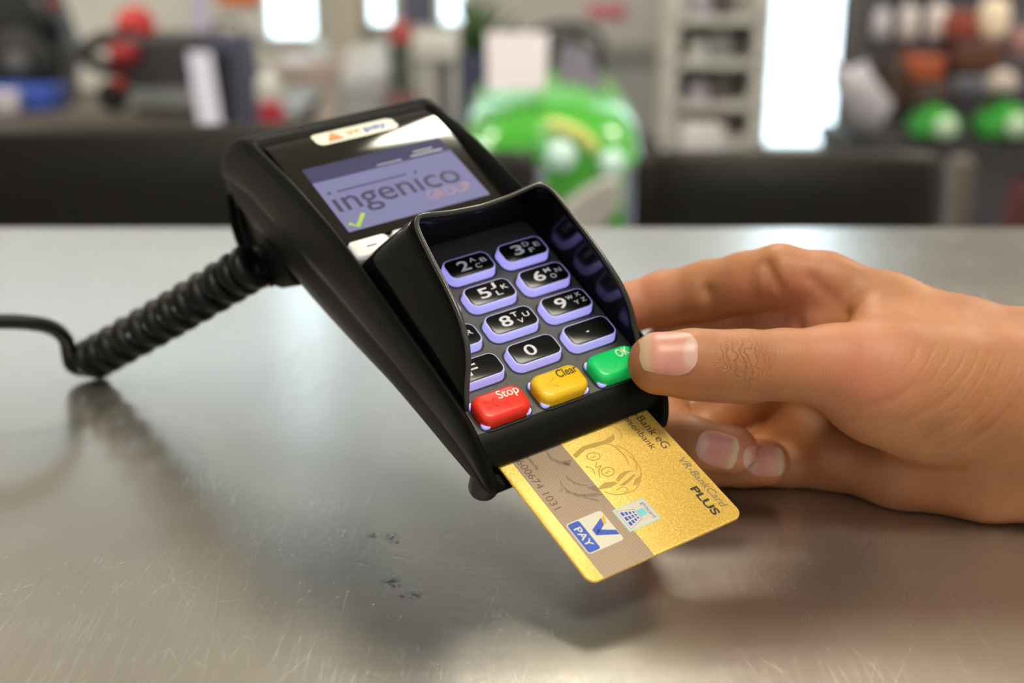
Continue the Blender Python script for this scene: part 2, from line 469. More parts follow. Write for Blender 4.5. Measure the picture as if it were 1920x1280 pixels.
# sticker above the screen
cream = mat('sticker_white', (.78, .74, .62), .45)
pts = rr(33, 9.0, 2.6, 5, 1.0, 126.2)
sv = [(x, y, gz(y) + .12) for x, y in pts]
st_o = mesh_obj('brand_sticker', [(x * U, y * U, z * U) for x, y, z in sv + [(1.0, 126.2, gz(126.2) + .3)]],
                [(i, (i + 1) % len(sv), len(sv)) for i in range(len(sv))], cream, dev)
orange_m = mat('print_orange', (.85, .22, .06), .5); blue_m = mat('print_blue', (.04, .10, .50), .5)
tri = [(-11, 123.4), (-4.5, 123.2), (-7.6, 129.4)]
MB().add(*on_glass((tri, [(0, 1, 2)]), .42)).build('triangle_mark', orange_m, st_o, scale=U)
put_text('vr', 5.4, -3.2, 124.4, lambda vf: on_glass(vf, .42), orange_m, 'sticker_word', st_o, width=6.6, bold=.12)
put_text('pay', 5.4, 4.2, 124.4, lambda vf: on_glass(vf, .42), blue_m, 'sticker_word', st_o, width=9.5, bold=.12)

# ---- keys
lit_m = mat('backlit_skirt', (.45, .45, .50), .4, emis=(.36, .33, .90), estr=.66)
cap_m = mat('key_cap', (.010, .010, .010), .30)
legend_m = mat('key_legend', (.62, .60, .62), .4, emis=(.35, .34, .45), estr=.32)
red_m = mat('key_red', (.80, .028, .014), .32, sss=.15)
yel_m = mat('key_yellow', (.86, .52, .012), .32, sss=.15)
grn_m = mat('key_green', (.005, .56, .13), .32, sss=.15, emis=(0, .5, .12), estr=.12)
white_key = mat('key_white', (.66, .62, .55), .4, emis=(.6, .58, .75), estr=.25)
gap_shade_m = mat('gap_shade', (.004, .004, .005), .5)  # flat black plates stand in for the shaded gaps around the keys
def hexrr(wd, h, z, r=2.4, cx=0, cy=0): return [(x, y, z) for x, y in rr(wd, h, r, 5, cx, cy)]
def number_key(cx, cy, main, subs, name='number_key'):
    sk = MB().loft([hexrr(17.9, 9.9, -3.35, 3.2, cx, cy), hexrr(17.5, 9.4, -1.4, 3.0, cx, cy), hexrr(17.2, 9.1, -.30, 2.8, cx, cy), hexrr(16.9, 8.8, -.06, 2.7, cx, cy)])
    k = sk.build(name, lit_m, dev, smooth=True, sharp=40, scale=U)
    MB().loft([hexrr(16.4, 8.3, -.2, 2.4, cx, cy), hexrr(16.4, 8.3, .0, 2.4, cx, cy), hexrr(16.1, 8.0, .12, 2.3, cx, cy)]).build('key_cap', cap_m, k, smooth=True, sharp=40, scale=U)
    MB().loft([hexrr(19.4, 11.4, -3.34, 3.8, cx, cy), hexrr(19.4, 11.4, -3.27, 3.8, cx, cy)]).build('key_gap_shade', gap_shade_m, k, scale=U)
    lg = MB()
    for body, sz, x, y, wd, b in [main] + subs:
        v, f = text_mesh(body, sz, bold=b)
        x0 = min(p[0] for p in v); w0 = max(p[0] for p in v) - x0; y0 = min(p[1] for p in v)
        kk = wd / w0
        lg.add([((p[0] - x0) * kk + cx + x, p[1] - y0 + cy + y, .16) for p in v], f)
    lg.build('key_legend', legend_m, k, scale=U)
    return k
KX, KY = 20.97, 13.67
def three(a, b, c): return [(a, 2.8, .8, .75, 2.3, .02), (b, 2.8, 4.5, -.5, 2.2, .02), (c, 2.8, 1.6, -2.45, 2.1, .02)]
keys = {(-1, 3): ('1', []), (0, 3): ('2', three('A', 'B', 'C')), (1, 3): ('3', three('D', 'E', 'F')),
        (-1, 2): ('4', three('G', 'H', 'I')), (0, 2): ('5', three('J', 'K', 'L')), (1, 2): ('6', three('M', 'N', 'O')),
        (-1, 1): ('7', three('P', 'R', 'Q')), (0, 1): ('8', three('T', 'U', 'V')),
        (1, 1): ('9', [('W', 2.4, 0.7, .6, 2.6, .03), ('X', 2.4, 4.2, .9, 2.1, .03), ('Y', 2.4, 2.2, -2.2, 2.0, .03), ('Z', 2.4, 5.0, -1.9, 1.9, .03)]),
        (-1, 0): ('F', []), (0, 0): ('0', []), (1, 0): ('.', [])}
for (i, j), (mn, sub) in keys.items():
    if mn == '.': main = ('\u25A0', 1.6, -1.2, -.6, 1.0, 0); 
    elif mn in 'F0': main = (mn, 6.2, -3.4, -2.1, 4.0, .05)
    else: main = (mn, 6.2, -4.1, -2.1, 4.1 if mn != '1' else 2.6, .10)
    if mn == '.':
        k = number_key(i * KX, j * KY, ('-', 2.2, -1.4, -.5, 1.0, .12), sub)
    else: k = number_key(i * KX, j * KY, main, sub)
def colour_key(cx, m, word, wx, wy, ww, wm, mark, name):
    cy = -14.9; wd, h = 17.2, 10.6
    k = MB().loft([hexrr(wd, h, -3.3, 3.2, cx, cy), hexrr(wd, h, -.9, 3.2, cx, cy), hexrr(wd - .5, h - .5, .0, 3.1, cx, cy), hexrr(wd - 1.6, h - 1.6, .65, 2.8, cx, cy), hexrr(wd - 3.4, h - 3.4, .9, 2.2, cx, cy)]).build(name, m, dev, smooth=True, sharp=50, scale=U)
    MB().loft([hexrr(wd - .3, h - .3, -3.25, 1.1, cx, cy), hexrr(wd - .3, h - .3, -2.2, 1.1, cx, cy)]).build('lit_edge', lit_m, k, smooth=True, sharp=40, scale=U)
    MB().loft([hexrr(wd + 2.2, h + 1.9, -3.34, 4.0, cx, cy), hexrr(wd + 2.2, h + 1.9, -3.26, 4.0, cx, cy)]).build('key_gap_shade', gap_shade_m, k, scale=U)
    v, f = text_mesh(word, 4.3, bold=.05)
    x0 = min(p[0] for p in v); w0 = max(p[0] for p in v) - x0
    MB().add([((p[0] - x0) * ww / w0 + cx + wx, p[1] + cy + wy, .97) for p in v], f).build('key_legend', wm, k, scale=U)
    mk = MB()
    for path in mark:
        mk.tube([(x + cx, y + cy, .80) for x, y in path], .22, 6)
    mk.build('embossed_mark', m, k, smooth=True, scale=U)
legw = mat('legend_white', (.80, .74, .70), .45); legk = mat('legend_black', (.03, .02, .01), .5)
circ = [(-2.4 + 2.1 * math.cos(a), -.4 + 1.9 * math.sin(a)) for a in np.linspace(0, 2 * math.pi, 25)]
colour_key(-KX, red_m, 'Stop', -.2, .9, 7.2, legw, [[(-5.2, -1.6), (-1.8, 1.8)], [(-5.2, 1.8), (-1.8, -1.6)]], 'stop_key')
colour_key(0, yel_m, 'Clear', .1, .9, 7.2, legk, [[(-1.6, 1.6), (-4.4, -.2), (-1.6, -2.0)]], 'clear_key')
colour_key(KX, grn_m, 'OK', 1.5, .7, 4.6, legw, [circ], 'ok_key')
# function keys under the screen
for i, x in enumerate((-24.2, -8.1, 8.1, 24.2)):
    k = MB().loft([hexrr(14.6, 8.4, -3.6, 2.0, x, 63.6), hexrr(14.2, 8.0, -2.6, 1.8, x, 63.6), hexrr(13.2, 7.0, -2.1, 1.4, x, 63.6)]).build('function_key', white_key, dev, smooth=True, sharp=50, scale=U)
    MB().box(x - 1.8, x + 1.8, 63.1, 63.7, -2.1, -2.02).build('key_legend', legk, k, scale=U)

# ---- privacy shield
SH = [((33.0, -12.5, -3.3), (31.6, -12.5, -1.0)), ((33.0, -11, -3.3), (31.3, -11.4, 2.5)), ((33.0, -8.5, -3.3), (30.6, -9.4, 6.5)), ((33.0, -4, -3.3), (29.2, -6.2, 13)),
      ((33.0, 2, -3.3), (28.0, -1.2, 18)), ((33.0, 12, -3.3), (27.0, 6.5, 21.3)), ((33.0, 22, -3.3), (26.5, 14, 23.2)), ((33.0, 34, -3.3), (25.9, 23, 24.8)),
      ((33.0, 46, -3.3), (25.3, 31, 26.2)), ((33.0, 53, -3.3), (24.7, 36.3, 27.2)), ((32.0, 56.2, -3.5), (23.3, 39.6, 27.7)), ((28.5, 57.6, -3.6), (20.4, 41.2, 27.5)),
      ((15, 57.6, -3.6), (11, 40.6, 26.2)), ((0, 57.6, -3.6), (0, 40.2, 25.6))]
SH = [(Vector(a), Vector(b)) for a, b in SH]
flat = smooth_path([tuple(a) + tuple(b) for a, b in SH], 3)
left = [(Vector((-q[0], q[1], q[2])), Vector((-q[3], q[4], q[5]))) for q in flat]
allc = left + [(Vector((-a.x, a.y, a.z)), Vector((-b.x, b.y, b.z))) for a, b in left[::-1][1:]]
R_ = 7
cols = []
for a, b in allc:
    c = []
    for k in range(R_ + 1):
        t = k / R_
        p = a.lerp(b, t); bulge = math.sin(math.pi * t) * 1.0 * (b - a).length / 30
        p = p + Vector((math.copysign(bulge, p.x) if abs(p.x) > 20 else 0, 0, 0))
        c.append(p)
    cols.append(c)
v = [p * U for c in cols for p in c]; n = R_ + 1
f = [(a * n + i, a * n + i + 1, (a + 1) * n + i + 1, (a + 1) * n + i) for a in range(len(cols) - 1) for i in range(n - 1)]
shield = mesh_obj('privacy_shield', v, f, shield_m, dev, smooth=True)
sol = shield.modifiers.new('thick', 'SOLIDIFY'); sol.thickness = .0012; sol.offset = 0
rim = MB().tube([c[-1] + Vector((0, 0, .1)) for c in cols], .85, 8)
rim_o = rim.build('shield_rim', mat('rim_plastic', (.035, .034, .03), .25), shield, smooth=True, scale=U)

# feet
for fx, fy in ((-29.6, -25.5), (29.6, -25.5)):
    MB().lathe([(3.9, 4), (4.6, 0), (4.6, -3.6), (4.2, -4.6), (3.2, -5)], (fx, fy, -20.6), 'z', 28).build('rubber_foot', rubber_m, dev, smooth=True, sharp=50, scale=U)

# cable housing under the back end
hp = [(90, -41), (99, -50), (106, -57), (114, -62.5), (124, -66.5), (134, -69), (143, -68.5), (148, -63), (152, -53), (153, -44), (140, -42)]
hr = []
for x, k in ((-37, .90), (-35.5, .97), (-31, 1), (-4, 1), (2, .95), (4, .85)):
    hr.append([(x, 124 + (y - 124) * k, -52 + (z + 52) * k) for y, z in hp])
MB().loft(hr).build('cable_housing', casing_m, dev, smooth=True, sharp=50, scale=U)
arcs = MB()
arcs.tube(smooth_path([(-37.6, 152, -46), (-38.3, 146, -56), (-38, 137, -63), (-37, 125, -64), (-36.6, 113, -60)], 5), 1.4, 8)
arcs.tube(smooth_path([(-37.4, 143, -46), (-38.2, 136, -53), (-38, 127, -57), (-37, 118, -56)], 5), 1.0, 8)
arcs.build('cable_guide', casing_m, dev, smooth=True, scale=U)

# ================================================================== BANK CARD
card = empty('bank_card', M_CARD)
tag(card, 'gold bank card half pushed into the front slot of the payment terminal', 'bank card')
K = 1e-3
gold = mat('gold_flake', (.72, .48, .10), .42, .22)
gv = coords(gold)
g1 = N(gold, 'ShaderNodeTexVoronoi'); g1.inputs['Scale'].default_value = 5200; L(gold, gv, g1.inputs['Vector'])
sep = N(gold, 'ShaderNodeSeparateColor'); L(gold, g1.outputs['Color'], sep.inputs[0])
gcol = ramp(gold, sep.outputs[0], [(.0, (.61, .36, .048)), (.45, (.70, .435, .07)), (.8, (.78, .52, .11)), (1, (.92, .72, .30))])
L(gold, gcol, BS(gold).inputs['Base Color'])
L(gold, bump(gold, sep.outputs[1], .35, .0003), BS(gold).inputs['Normal'])
def uvp(u, v, z=0): return (v, 85.6 - u, z)
def card_flat(pts, name, m, parent, z=.02, closed_face=True):
    mb = MB()
    for poly in pts:
        mb.add([uvp(u, v, z) for u, v in poly], [tuple(range(len(poly)))])
    return mb.build(name, m, parent, scale=K)
ol = [(x + 27, y + 42.8) for x, y in rr(54, 85.6, 3.2, 8)]
body = MB().loft([[(x, y, -.76) for x, y in ol], [(x, y, -.06) for x, y in ol], [(27 + (x - 27) * .998, 42.8 + (y - 42.8) * .9988, 0) for x, y in ol]]).build('card_body', gold, card, smooth=True, sharp=40, scale=K)
taupe = mat('taupe_band', (.30, .215, .150), .42, .25)
wv = N(taupe, 'ShaderNodeTexWave'); wv.inputs['Scale'].default_value = 360; wv.bands_direction = 'X'
L(taupe, coords(taupe), wv.inputs['Vector'])
L(taupe, ramp(taupe, wv.outputs['Fac'], [(.35, (.40, .29, .21)), (.9, (.33, .24, .175))]), BS(taupe).inputs['Base Color'])
card_flat([[(0, 4.4), (85.5, 4.4), (85.5, 21.7), (0, 21.7)]], 'taupe_band', taupe, card)
ink = mat('card_ink', (.045, .030, .018), .5); ink2 = mat('card_ink_grey', (.27, .20, .12), .5); inkb = mat('card_ink_brown', (.13, .085, .05), .5)
def card_text(body, size, u, v, name, m, width, z=.05, **kw):
    vv, f = text_mesh(body, size, **kw)
    x0 = min(p[0] for p in vv); w0 = max(p[0] for p in vv) - x0
    return MB().add([uvp((p[0] - x0) * width / w0 + u, p[1] + v, z) for p in vv], f).build(name, m, card, scale=K)
card_text('R-Bank eG', 4.0, 35.2, 48.8, 'bank_name', ink, 18.6)
card_text('eisenbank', 3.2, 37.2, 45.2, 'bank_name', ink, 15.2)
card_text('VR-BankCard', 3.4, 59.2, 50.0, 'card_name', ink2, 21.3, bold=.05, shear=.2)
card_text('PLUS', 3.5, 70.2, 46.0, 'card_name', ink, 11.6, bold=.12)
card_text('6600674 1031', 3.4, 36.3, 5.6, 'card_number', inkb, 23.0)
card_text('Karten-Nr.', 1.6, 37.2, 9.3, 'number_caption', ink, 7.2)
sg = card_text('7. W. Rauffarsem', 1.9, 0, 0, 'signature_print', inkb, 11.6, shear=.3)
for v_ in sg.data.vertices:                     # the signature runs askew across the band
    x, y = 85.6e-3 - v_.co.y, v_.co.x
    a = math.radians(44)
    X = .0540 + x * math.cos(a) - y * math.sin(a); Y = .0106 + x * math.sin(a) + y * math.cos(a)
    v_.co.y = .0856 - X; v_.co.x = Y
# engraved head, a plain generic one
ZW, ZS = (930, 760), 5.3333
cam_c = Vector((0, 0, 0))
RCt = RC.transposed(); tC = Vector((21.08, 65.19, 343.99))
def puv(x, y):
    q = (ZW[0] + x / ZS, ZW[1] + y / ZS)
    d = Vector(((q[0] - 960) / FPX, (q[1] - 640) / FPX, 1)); nn = RC.col[2]
    Pp = d * (nn.dot(tC) / nn.dot(d)); c = RCt @ (Pp - tC)
    return (85.6 - c.y, c.x)
eng = mat('engraving', (.50, .34, .08), .5, .3); engd = mat('engraving_taupe', (.25, .185, .14), .5, .2)
fills_g = [[(770, 490), (860, 410), (960, 380), (1080, 350), (1140, 310), (1180, 285), (1190, 330), (1150, 370), (1060, 385), (980, 420), (900, 440), (850, 480), (800, 530)],
           [(1200, 740), (1230, 690), (1290, 655), (1370, 650), (1310, 680), (1270, 720), (1220, 770)],
           [(1310, 740), (1370, 690), (1400, 680), (1360, 740), (1290, 800), (1230, 800)],
           [(1390, 740), (1440, 700), (1445, 760), (1400, 800), (1370, 790)],
           [(1020, 830), (1080, 770), (1190, 760), (1215, 780), (1150, 820), (1040, 840)]]
fills_t = [[(490, 450), (520, 460), (560, 520), (640, 555), (735, 580), (745, 605), (700, 602), (620, 582), (540, 545)],
           [(650, 560), (760, 540), (735, 600), (690, 590)],
           [(690, 690), (720, 715), (780, 760), (860, 788), (930, 797), (930, 806), (860, 806), (780, 785), (710, 735)],
           [(635, 745), (650, 755), (670, 805), (730, 855), (820, 888), (900, 885), (1000, 870), (1080, 890), (980, 915), (880, 908), (790, 895), (700, 858), (650, 805)],
           [(900, 820), (1000, 800), (1050, 875), (960, 845)]]
lines = [[(980, 420), (1080, 385), (1170, 400), (1230, 450), (1290, 510), (1330, 590)], [(1200, 400), (1290, 440), (1380, 520), (1410, 640)],
         [(1330, 500), (1430, 600), (1450, 690), (1440, 760), (1390, 840), (1290, 880), (1180, 890), (1080, 860)],
         [(975 + 66 * math.cos(a), 510 + 38 * math.sin(a)) for a in np.linspace(0, 6.283, 15)],
         [(1118 + 64 * math.cos(a), 662 + 44 * math.sin(a)) for a in np.linspace(0, 6.283, 15)],
         [(1010, 570), (1000, 620), (1050, 600), (1030, 650), (1040, 720)], [(900, 610), (960, 630), (990, 690)],
         [(1190, 220), (1240, 260), (1260, 330)], [(1200, 850), (1270, 815), (1320, 840), (1280, 870)], [(950, 525), (1000, 505)], [(1090, 680), (1140, 650)]]
pr = card_flat([[puv(*p) for p in poly] for poly in fills_g], 'engraved_head', eng, card, z=.04)
mb = MB()
for ln in lines:
    q = smooth_path([puv(*p) for p in ln], 4)
    a, f = ribbon(q, .34, .045)
    mb.add([uvp(*p) for p in a], f)
mb.build('engraved_line', eng, card, scale=K)
card_flat([[puv(*p) for p in poly] for poly in fills_t], 'engraved_coat', engd, card, z=.04)
# scheme logos
logo_w = mat('logo_white', (.66, .62, .53), .4); logo_b = mat('logo_blue', (.035, .090, .50), .4); logo_o = mat('logo_orange', (.90, .42, .02), .4)
logo_c = mat('logo_cyan', (.20, .62, .68), .4); logo_p = mat('logo_pale', (.45, .58, .56), .4)
vp = card_flat([rr(11.9, 12.1, 1.0, 4, 71.1, 11.4)], 'pay_logo', logo_w, card, z=.04)
card_flat([[(x, y) for x, y in rr(11.2, 4.0, .7, 4, 71.1, 7.65)]], 'blue_field', logo_b, vp, z=.06)
vv, f = text_mesh('PAY', 3.2, bold=.05)
x0 = min(p[0] for p in vv); w0 = max(p[0] for p in vv) - x0
MB().add([uvp((p[0] - x0) * 7.2 / w0 + 67.6, p[1] + 6.55, .08) for p in vv], f).build('logo_word', logo_w, vp, scale=K)
card_flat([[(66.9, 15.0), (70.0, 11.0), (71.9, 11.0), (71.3, 12.2), (74.4, 17.2), (72.9, 17.4), (70.5, 13.4), (69.4, 15.2), (68.2, 16.2)][:0] or
           [(67.6, 15.8), (70.2, 11.1), (72.3, 11.1), (71.6, 12.9), (69.6, 16.0)], [(70.7, 12.6), (72.3, 11.1), (75.0, 17.3), (73.2, 17.3)]], 'letter_v', logo_b, vp, z=.06)
card_flat([[(67.0, 17.3), (69.9, 16.3), (70.2, 15.2), (67.7, 15.9)]], 'orange_tip', logo_o, vp, z=.065)
gc = card_flat([[(66.8, 20.3), (75.7, 20.3), (75.7, 31.4), (66.8, 31.4)]], 'girocard_logo', logo_c, card, z=.04)
card_flat([[(67.0, 20.6), (75.5, 20.6), (75.5, 31.2), (67.0, 31.2)]], 'logo_field', logo_w, gc, z=.055)
mb = MB()
a, f = ribbon([(67.5, 21.2), (75.0, 21.2), (73.2, 26.4), (69.3, 26.4)], .16, .07, closed=True)
mb.add([uvp(*p) for p in a], f)
for r in range(4):
    for c in range(3):
        k = 1 - r * .14; cx = 71.25 + (c - 1) * 1.95 * k; cy = 22.3 + r * 1.18 - r * r * .03
        w_, h_ = .70 * k, .46 * k
        mb.add([uvp(cx + sx * w_, cy + sy * h_, .075) for sx, sy in ((-1, -1), (1, -1), (1, 1), (-1, 1))], [(0, 1, 2, 3)])
mb.build('keypad_drawing', logo_b, gc, scale=K)
card_flat([[(70.0, 26.6), (72.4, 26.6), (72.4, 29.0), (70.0, 29.0)]], 'card_drawing', logo_c, gc, z=.075)
vv, f = text_mesh('girocard', 1.9)
x0 = min(p[0] for p in vv); w0 = max(p[0] for p in vv) - x0
MB().add([uvp((p[0] - x0) * 6.3 / w0 + 68.1, p[1] + 29.5, .08) for p in vv], f).build('logo_word', logo_b, gc, scale=K)

# ================================================================== COILED CABLE
cable_m = mat('cable_rubber', (.004, .004, .004), .42, spec=.22)
ax = [J(166, 677, 538), J(320, 590, 505), J(482, 494, 474)]
ax = [Vector(p) for p in smooth_path([tuple(p) for p in ax], 60)]
turns = 12.4; Rr = .0063; wr = .0031
pts = []
nn = 13 * 24
fup = None
for k in range(nn + 1):
    t = k / nn
    i = min(int(t * (len(ax) - 1)), len(ax) - 2); fr_ = t * (len(ax) - 1) - i
    c = ax[i].lerp(ax[i + 1], fr_)
    tan = (ax[i + 1] - ax[i]).normalized()
    side = tan.cross(Vector((0, 0, 1))).normalized(); up = side.cross(tan)
    a = -math.pi / 2 - 2 * math.pi * turns * t
    pts.append(c + Rr * (math.cos(a) * side + math.sin(a) * up))
tail = [J(-90, 612, 506), J(-20, 603, 510), J(50, 604, 516), J(98, 614, 522), J(123, 636, 528), J(129, 664, 534), J(139, 688, 537)]
tail = [Vector(p) for p in smooth_path([tuple(p) for p in tail] + [tuple(pts[2])], 6)]
cab = MB().tube(tail[:-1] + pts[2:], wr, 10).build('coiled_cable', cable_m, None, smooth=True)
tag(cab, 'black coiled cable running from the payment terminal down to the table on the left', 'cable')
_low = min(p.z for p in (Vector(q.co) for q in cab.data.vertices))
cab.location.z = (TABLE + .0002) - _low if abs((TABLE + .0002) - _low) < .01 else 0

# ================================================================== HAND
def V3(j): return np.array(j[:3], float)
def jt(px, py, d, r): p = J(px, py, d); return (p.x * 1000, p.y * 1000, p.z * 1000, r)
def cone(pts, a, b):
    """distance to a round cone between joints a and b"""
    A, B = V3(a), V3(b); ra, rb = a[3], b[3]
    ab = B - A; L2 = ab @ ab
    ap = pts - A
    t = np.clip((ap @ ab) / L2, 0, 1)
    d = np.linalg.norm(ap - t[:, None] * ab, axis=1)
    return d - (ra + (rb - ra) * t)
def smin(a, b, k):
    h = np.clip(.5 + .5 * (b - a) / k, 0, 1)
    return b + (a - b) * h - k * h * (1 - h)
def chain(pts, js, k):
    d = None
    for a, b in zip(js[:-1], js[1:]):
        c = cone(pts, a, b); d = c if d is None else smin(d, c, k)
    return d
thumb = [jt(1236, 681, 385, 9.5), jt(1300, 683, 386, 10.4), jt(1345, 686, 387, 10.5), jt(1395, 687, 388, 10.9), jt(1470, 683, 390, 10.6), jt(1565, 688, 393, 12.6)]
thenar = [jt(1565, 688, 393, 12.6), jt(1650, 712, 398, 19), jt(1745, 735, 402, 21.5), jt(1870, 745, 406, 22.5), jt(1990, 760, 406, 24)]
index = [jt(1128, 588, 446, 7.6), jt(1178, 577, 446, 8.5), jt(1241, 560, 446, 9.3), jt(1325, 545, 443, 10.2), jt(1400, 528, 436, 10.0), jt(1462, 516, 430, 10.0)]
middle = [jt(1462, 605, 441, 10), jt(1372, 634, 449, 9.2), jt(1258, 652, 455, 9.4), jt(1236, 738, 440, 9.8), jt(1246, 806, 420, 9.1), jt(1310, 833, 414, 8.2), jt(1376, 843, 412, 7.7)]
ring = [jt(1470, 705, 445, 9.5), jt(1385, 760, 452, 8.8), jt(1300, 806, 452, 9.0), jt(1283, 850, 440, 8.6), jt(1310, 868, 430, 8.2), jt(1437, 866, 424, 7.7)]
pinky = [jt(1505, 800, 442, 9), jt(1440, 842, 447, 7.8), jt(1372, 866, 442, 7.4), jt(1390, 876, 437, 7.0), jt(1470, 874, 437, 7.0), jt(1560, 872, 436, 8.5)]
palm = [[jt(1462, 516, 430, 10), jt(1546, 530, 428, 9.6), jt(1668, 575, 424, 10.4), jt(1810, 626, 419, 11.4), jt(1930, 652, 415, 12), jt(2110, 690, 404, 20), jt(2330, 716, 396, 26)],
        [jt(1462, 612, 441, 10), jt(1700, 660, 430, 11), jt(1930, 720, 416, 13)],
        [jt(1470, 705, 445, 9.5), jt(1700, 750, 432, 11), jt(1930, 790, 416, 14)],
        [jt(1505, 800, 442, 9), jt(1560, 858, 434, 9.6), jt(1690, 886, 424, 12.4), jt(1850, 898, 413, 13.4), jt(1960, 895, 408, 14), jt(2130, 850, 402, 21), jt(2330, 800, 396, 27)],
        [jt(1700, 750, 432, 11), jt(1850, 740, 418, 18), jt(1990, 765, 408, 22), jt(2330, 760, 396, 30)]]
webs = [[jt(1640, 610, 412, 8), jt(1760, 660, 412, 14)], [jt(1545, 620, 428, 9), jt(1720, 690, 418, 14)]]
ztab = TABLE * 1000 + .3
def hand_sdf(pts):
    p = chain(pts, palm[0], 5)
    for ch in palm[1:]: p = smin(p, chain(pts, ch, 5), 9)
    for ch in webs: p = smin(p, chain(pts, ch, 5), 9)
    p = smin(p, chain(pts, thenar, 6), 8)
    d = p
    d = smin(d, chain(pts, thumb, 2.5), 4)
    for fg, k in ((index, 3.5), (middle, 3), (ring, 3), (pinky, 3)):
        d = smin(d, chain(pts, fg, 2.5), k)
    # skin creases: thumb joint back, index palm side, folds at the thumb root
    for (a, b, r, dep) in CREASE:
        d = d + dep * np.exp(-np.clip(cone(pts, a, b), -3, None) ** 2 / (r * r))
    # flattened where it rests on the table
    return np.maximum(d, ztab - pts[:, 2])
def jc(px, py, d): return jt(px, py, d, 0)
CREASE = [(jc(1320, 512, 437), jc(1328, 548, 433), 2.6, .75), (jc(1328, 548, 433), jc(1338, 596, 438), 2.6, .75), (jc(1440, 498, 422), jc(1462, 550, 419), 2.2, 1.6), (jc(1462, 550, 419), jc(1496, 610, 424), 2.2, 1.6), (jc(1520, 520, 419), jc(1600, 600, 413), 2.2, .8),
          (jc(1432, 510, 420), (jc(1455, 600, 428)), 1.4, .5), (jc(1376, 540, 426), jc(1410, 600, 428), 1.2, .4),
          (jc(1560, 777, 384), jc(1640, 765, 380), 1.3, .55), (jc(1640, 765, 380), jc(1720, 720, 379), 1.3, .45),
          (jc(1600, 812, 388), jc(1700, 790, 381), 1.3, .5), (jc(1700, 790, 381), jc(1790, 735, 380), 1.3, .5), (jc(1650, 840, 392), jc(1760, 805, 382), 1.3, .5),
          (jc(1760, 805, 382), jc(1850, 745, 382), 1.4, .5), (jc(1740, 860, 392), jc(1830, 820, 384), 1.4, .5), (jc(1830, 820, 384), jc(1905, 750, 384), 1.4, .5)]
lo = np.array([20., 330., 925.]); hi = np.array([262., 445., 1075.])
allj = np.array([q for ch in [thumb, thenar, index, middle, ring, pinky] + palm + webs for q in ch])
lo = (allj[:, :3] - allj[:, 3:4]).min(0) - 3; hi = (allj[:, :3] + allj[:, 3:4]).max(0) + 3
hi[0] = 212.
lo[2] = max(lo[2], TABLE * 1000 - 2)
h = .95
nx, ny, nz = [int(math.ceil((b - a) / h)) + 1 for a, b in zip(lo, hi)]
gx, gy, gz_ = [lo[i] + h * np.arange(n) for i, n in enumerate((nx, ny, nz))]
G = np.empty((nx, ny, nz), np.float32)
yy, zz = np.meshgrid(gy, gz_, indexing='ij')
for i0 in range(0, nx, 12):
    xs = gx[i0:i0 + 12]
    pp = np.stack([np.repeat(xs, ny * nz), np.tile(yy.ravel(), len(xs)), np.tile(zz.ravel(), len(xs))], 1)
    G[i0:i0 + 12] = hand_sdf(pp).reshape(len(xs), ny, nz)
G[-1] = np.maximum(G[-1], .4)             # closed cut beyond the frame
def surface_nets(G, lo, h):
    s = G < 0
    cell = np.zeros(tuple(n - 1 for n in G.shape), np.int8)
    for dx in (0, 1):
        for dy in (0, 1):
            for dz in (0, 1):
                cell += s[dx:s.shape[0] - 1 + dx, dy:s.shape[1] - 1 + dy, dz:s.shape[2] - 1 + dz]
    act = (cell > 0) & (cell < 8)
    idx = -np.ones(act.shape, np.int64); ids = np.argwhere(act); idx[act] = np.arange(len(ids))
    acc = np.zeros((len(ids), 3)); cnt = np.zeros(len(ids))
    cor = [(a, b, c) for a in (0, 1) for b in (0, 1) for c in (0, 1)]
    I, Jj, Kk = ids.T
    for p in range(8):
        for q in range(p + 1, 8):
            a, b = np.array(cor[p]), np.array(cor[q])
            if np.abs(a - b).sum() != 1: continue
            va = G[I + a[0], Jj + a[1], Kk + a[2]]; vb = G[I + b[0], Jj + b[1], Kk + b[2]]
            m = (va < 0) != (vb < 0)
            t = np.where(m, va / np.where(m, va - vb, 1), 0)
            acc[m] += (a + t[:, None] * (b - a))[m]; cnt[m] += 1
    V = (ids + acc / cnt[:, None]) * h + lo
    F = []
    for ax_ in range(3):
        b_, c2 = (ax_ + 1) % 3, (ax_ + 2) % 3
        sl0 = [slice(None)] * 3; sl1 = [slice(None)] * 3
        sl0[ax_] = slice(0, -1); sl1[ax_] = slice(1, None)
        e = s[tuple(sl0)] != s[tuple(sl1)]
        E = np.argwhere(e)
        E = E[(E[:, b_] > 0) & (E[:, c2] > 0) & (E[:, b_] < G.shape[b_] - 1) & (E[:, c2] < G.shape[c2] - 1)]
        def at(ob, oc):
            Q = E.copy(); Q[:, b_] -= ob; Q[:, c2] -= oc
            return idx[Q[:, 0], Q[:, 1], Q[:, 2]]
        q = np.stack([at(1, 1), at(0, 1), at(0, 0), at(1, 0)], 1)
        flip = ~s[E[:, 0], E[:, 1], E[:, 2]]
        q[flip] = q[flip][:, ::-1]
        F.append(q)
    return V, np.concatenate(F)
HV, HF = surface_nets(G, lo, h)
HO = np.array([160., 420., TABLE * 1000])
skin = mat('skin', (.56, .29, .17), .5, sss=.22)
BS(skin).inputs['Subsurface Radius'].default_value = (1, .30, .15)
BS(skin).inputs['Subsurface Scale'].default_value = .0035
hand = mesh_obj('hand', (HV - HO) / 1000, [tuple(int(i) for i in q) for q in HF], skin, None, smooth=True)
hand.location = tuple(HO / 1000)
tag(hand, 'person\'s right hand holding the payment terminal, thumb on the green key', 'hand')
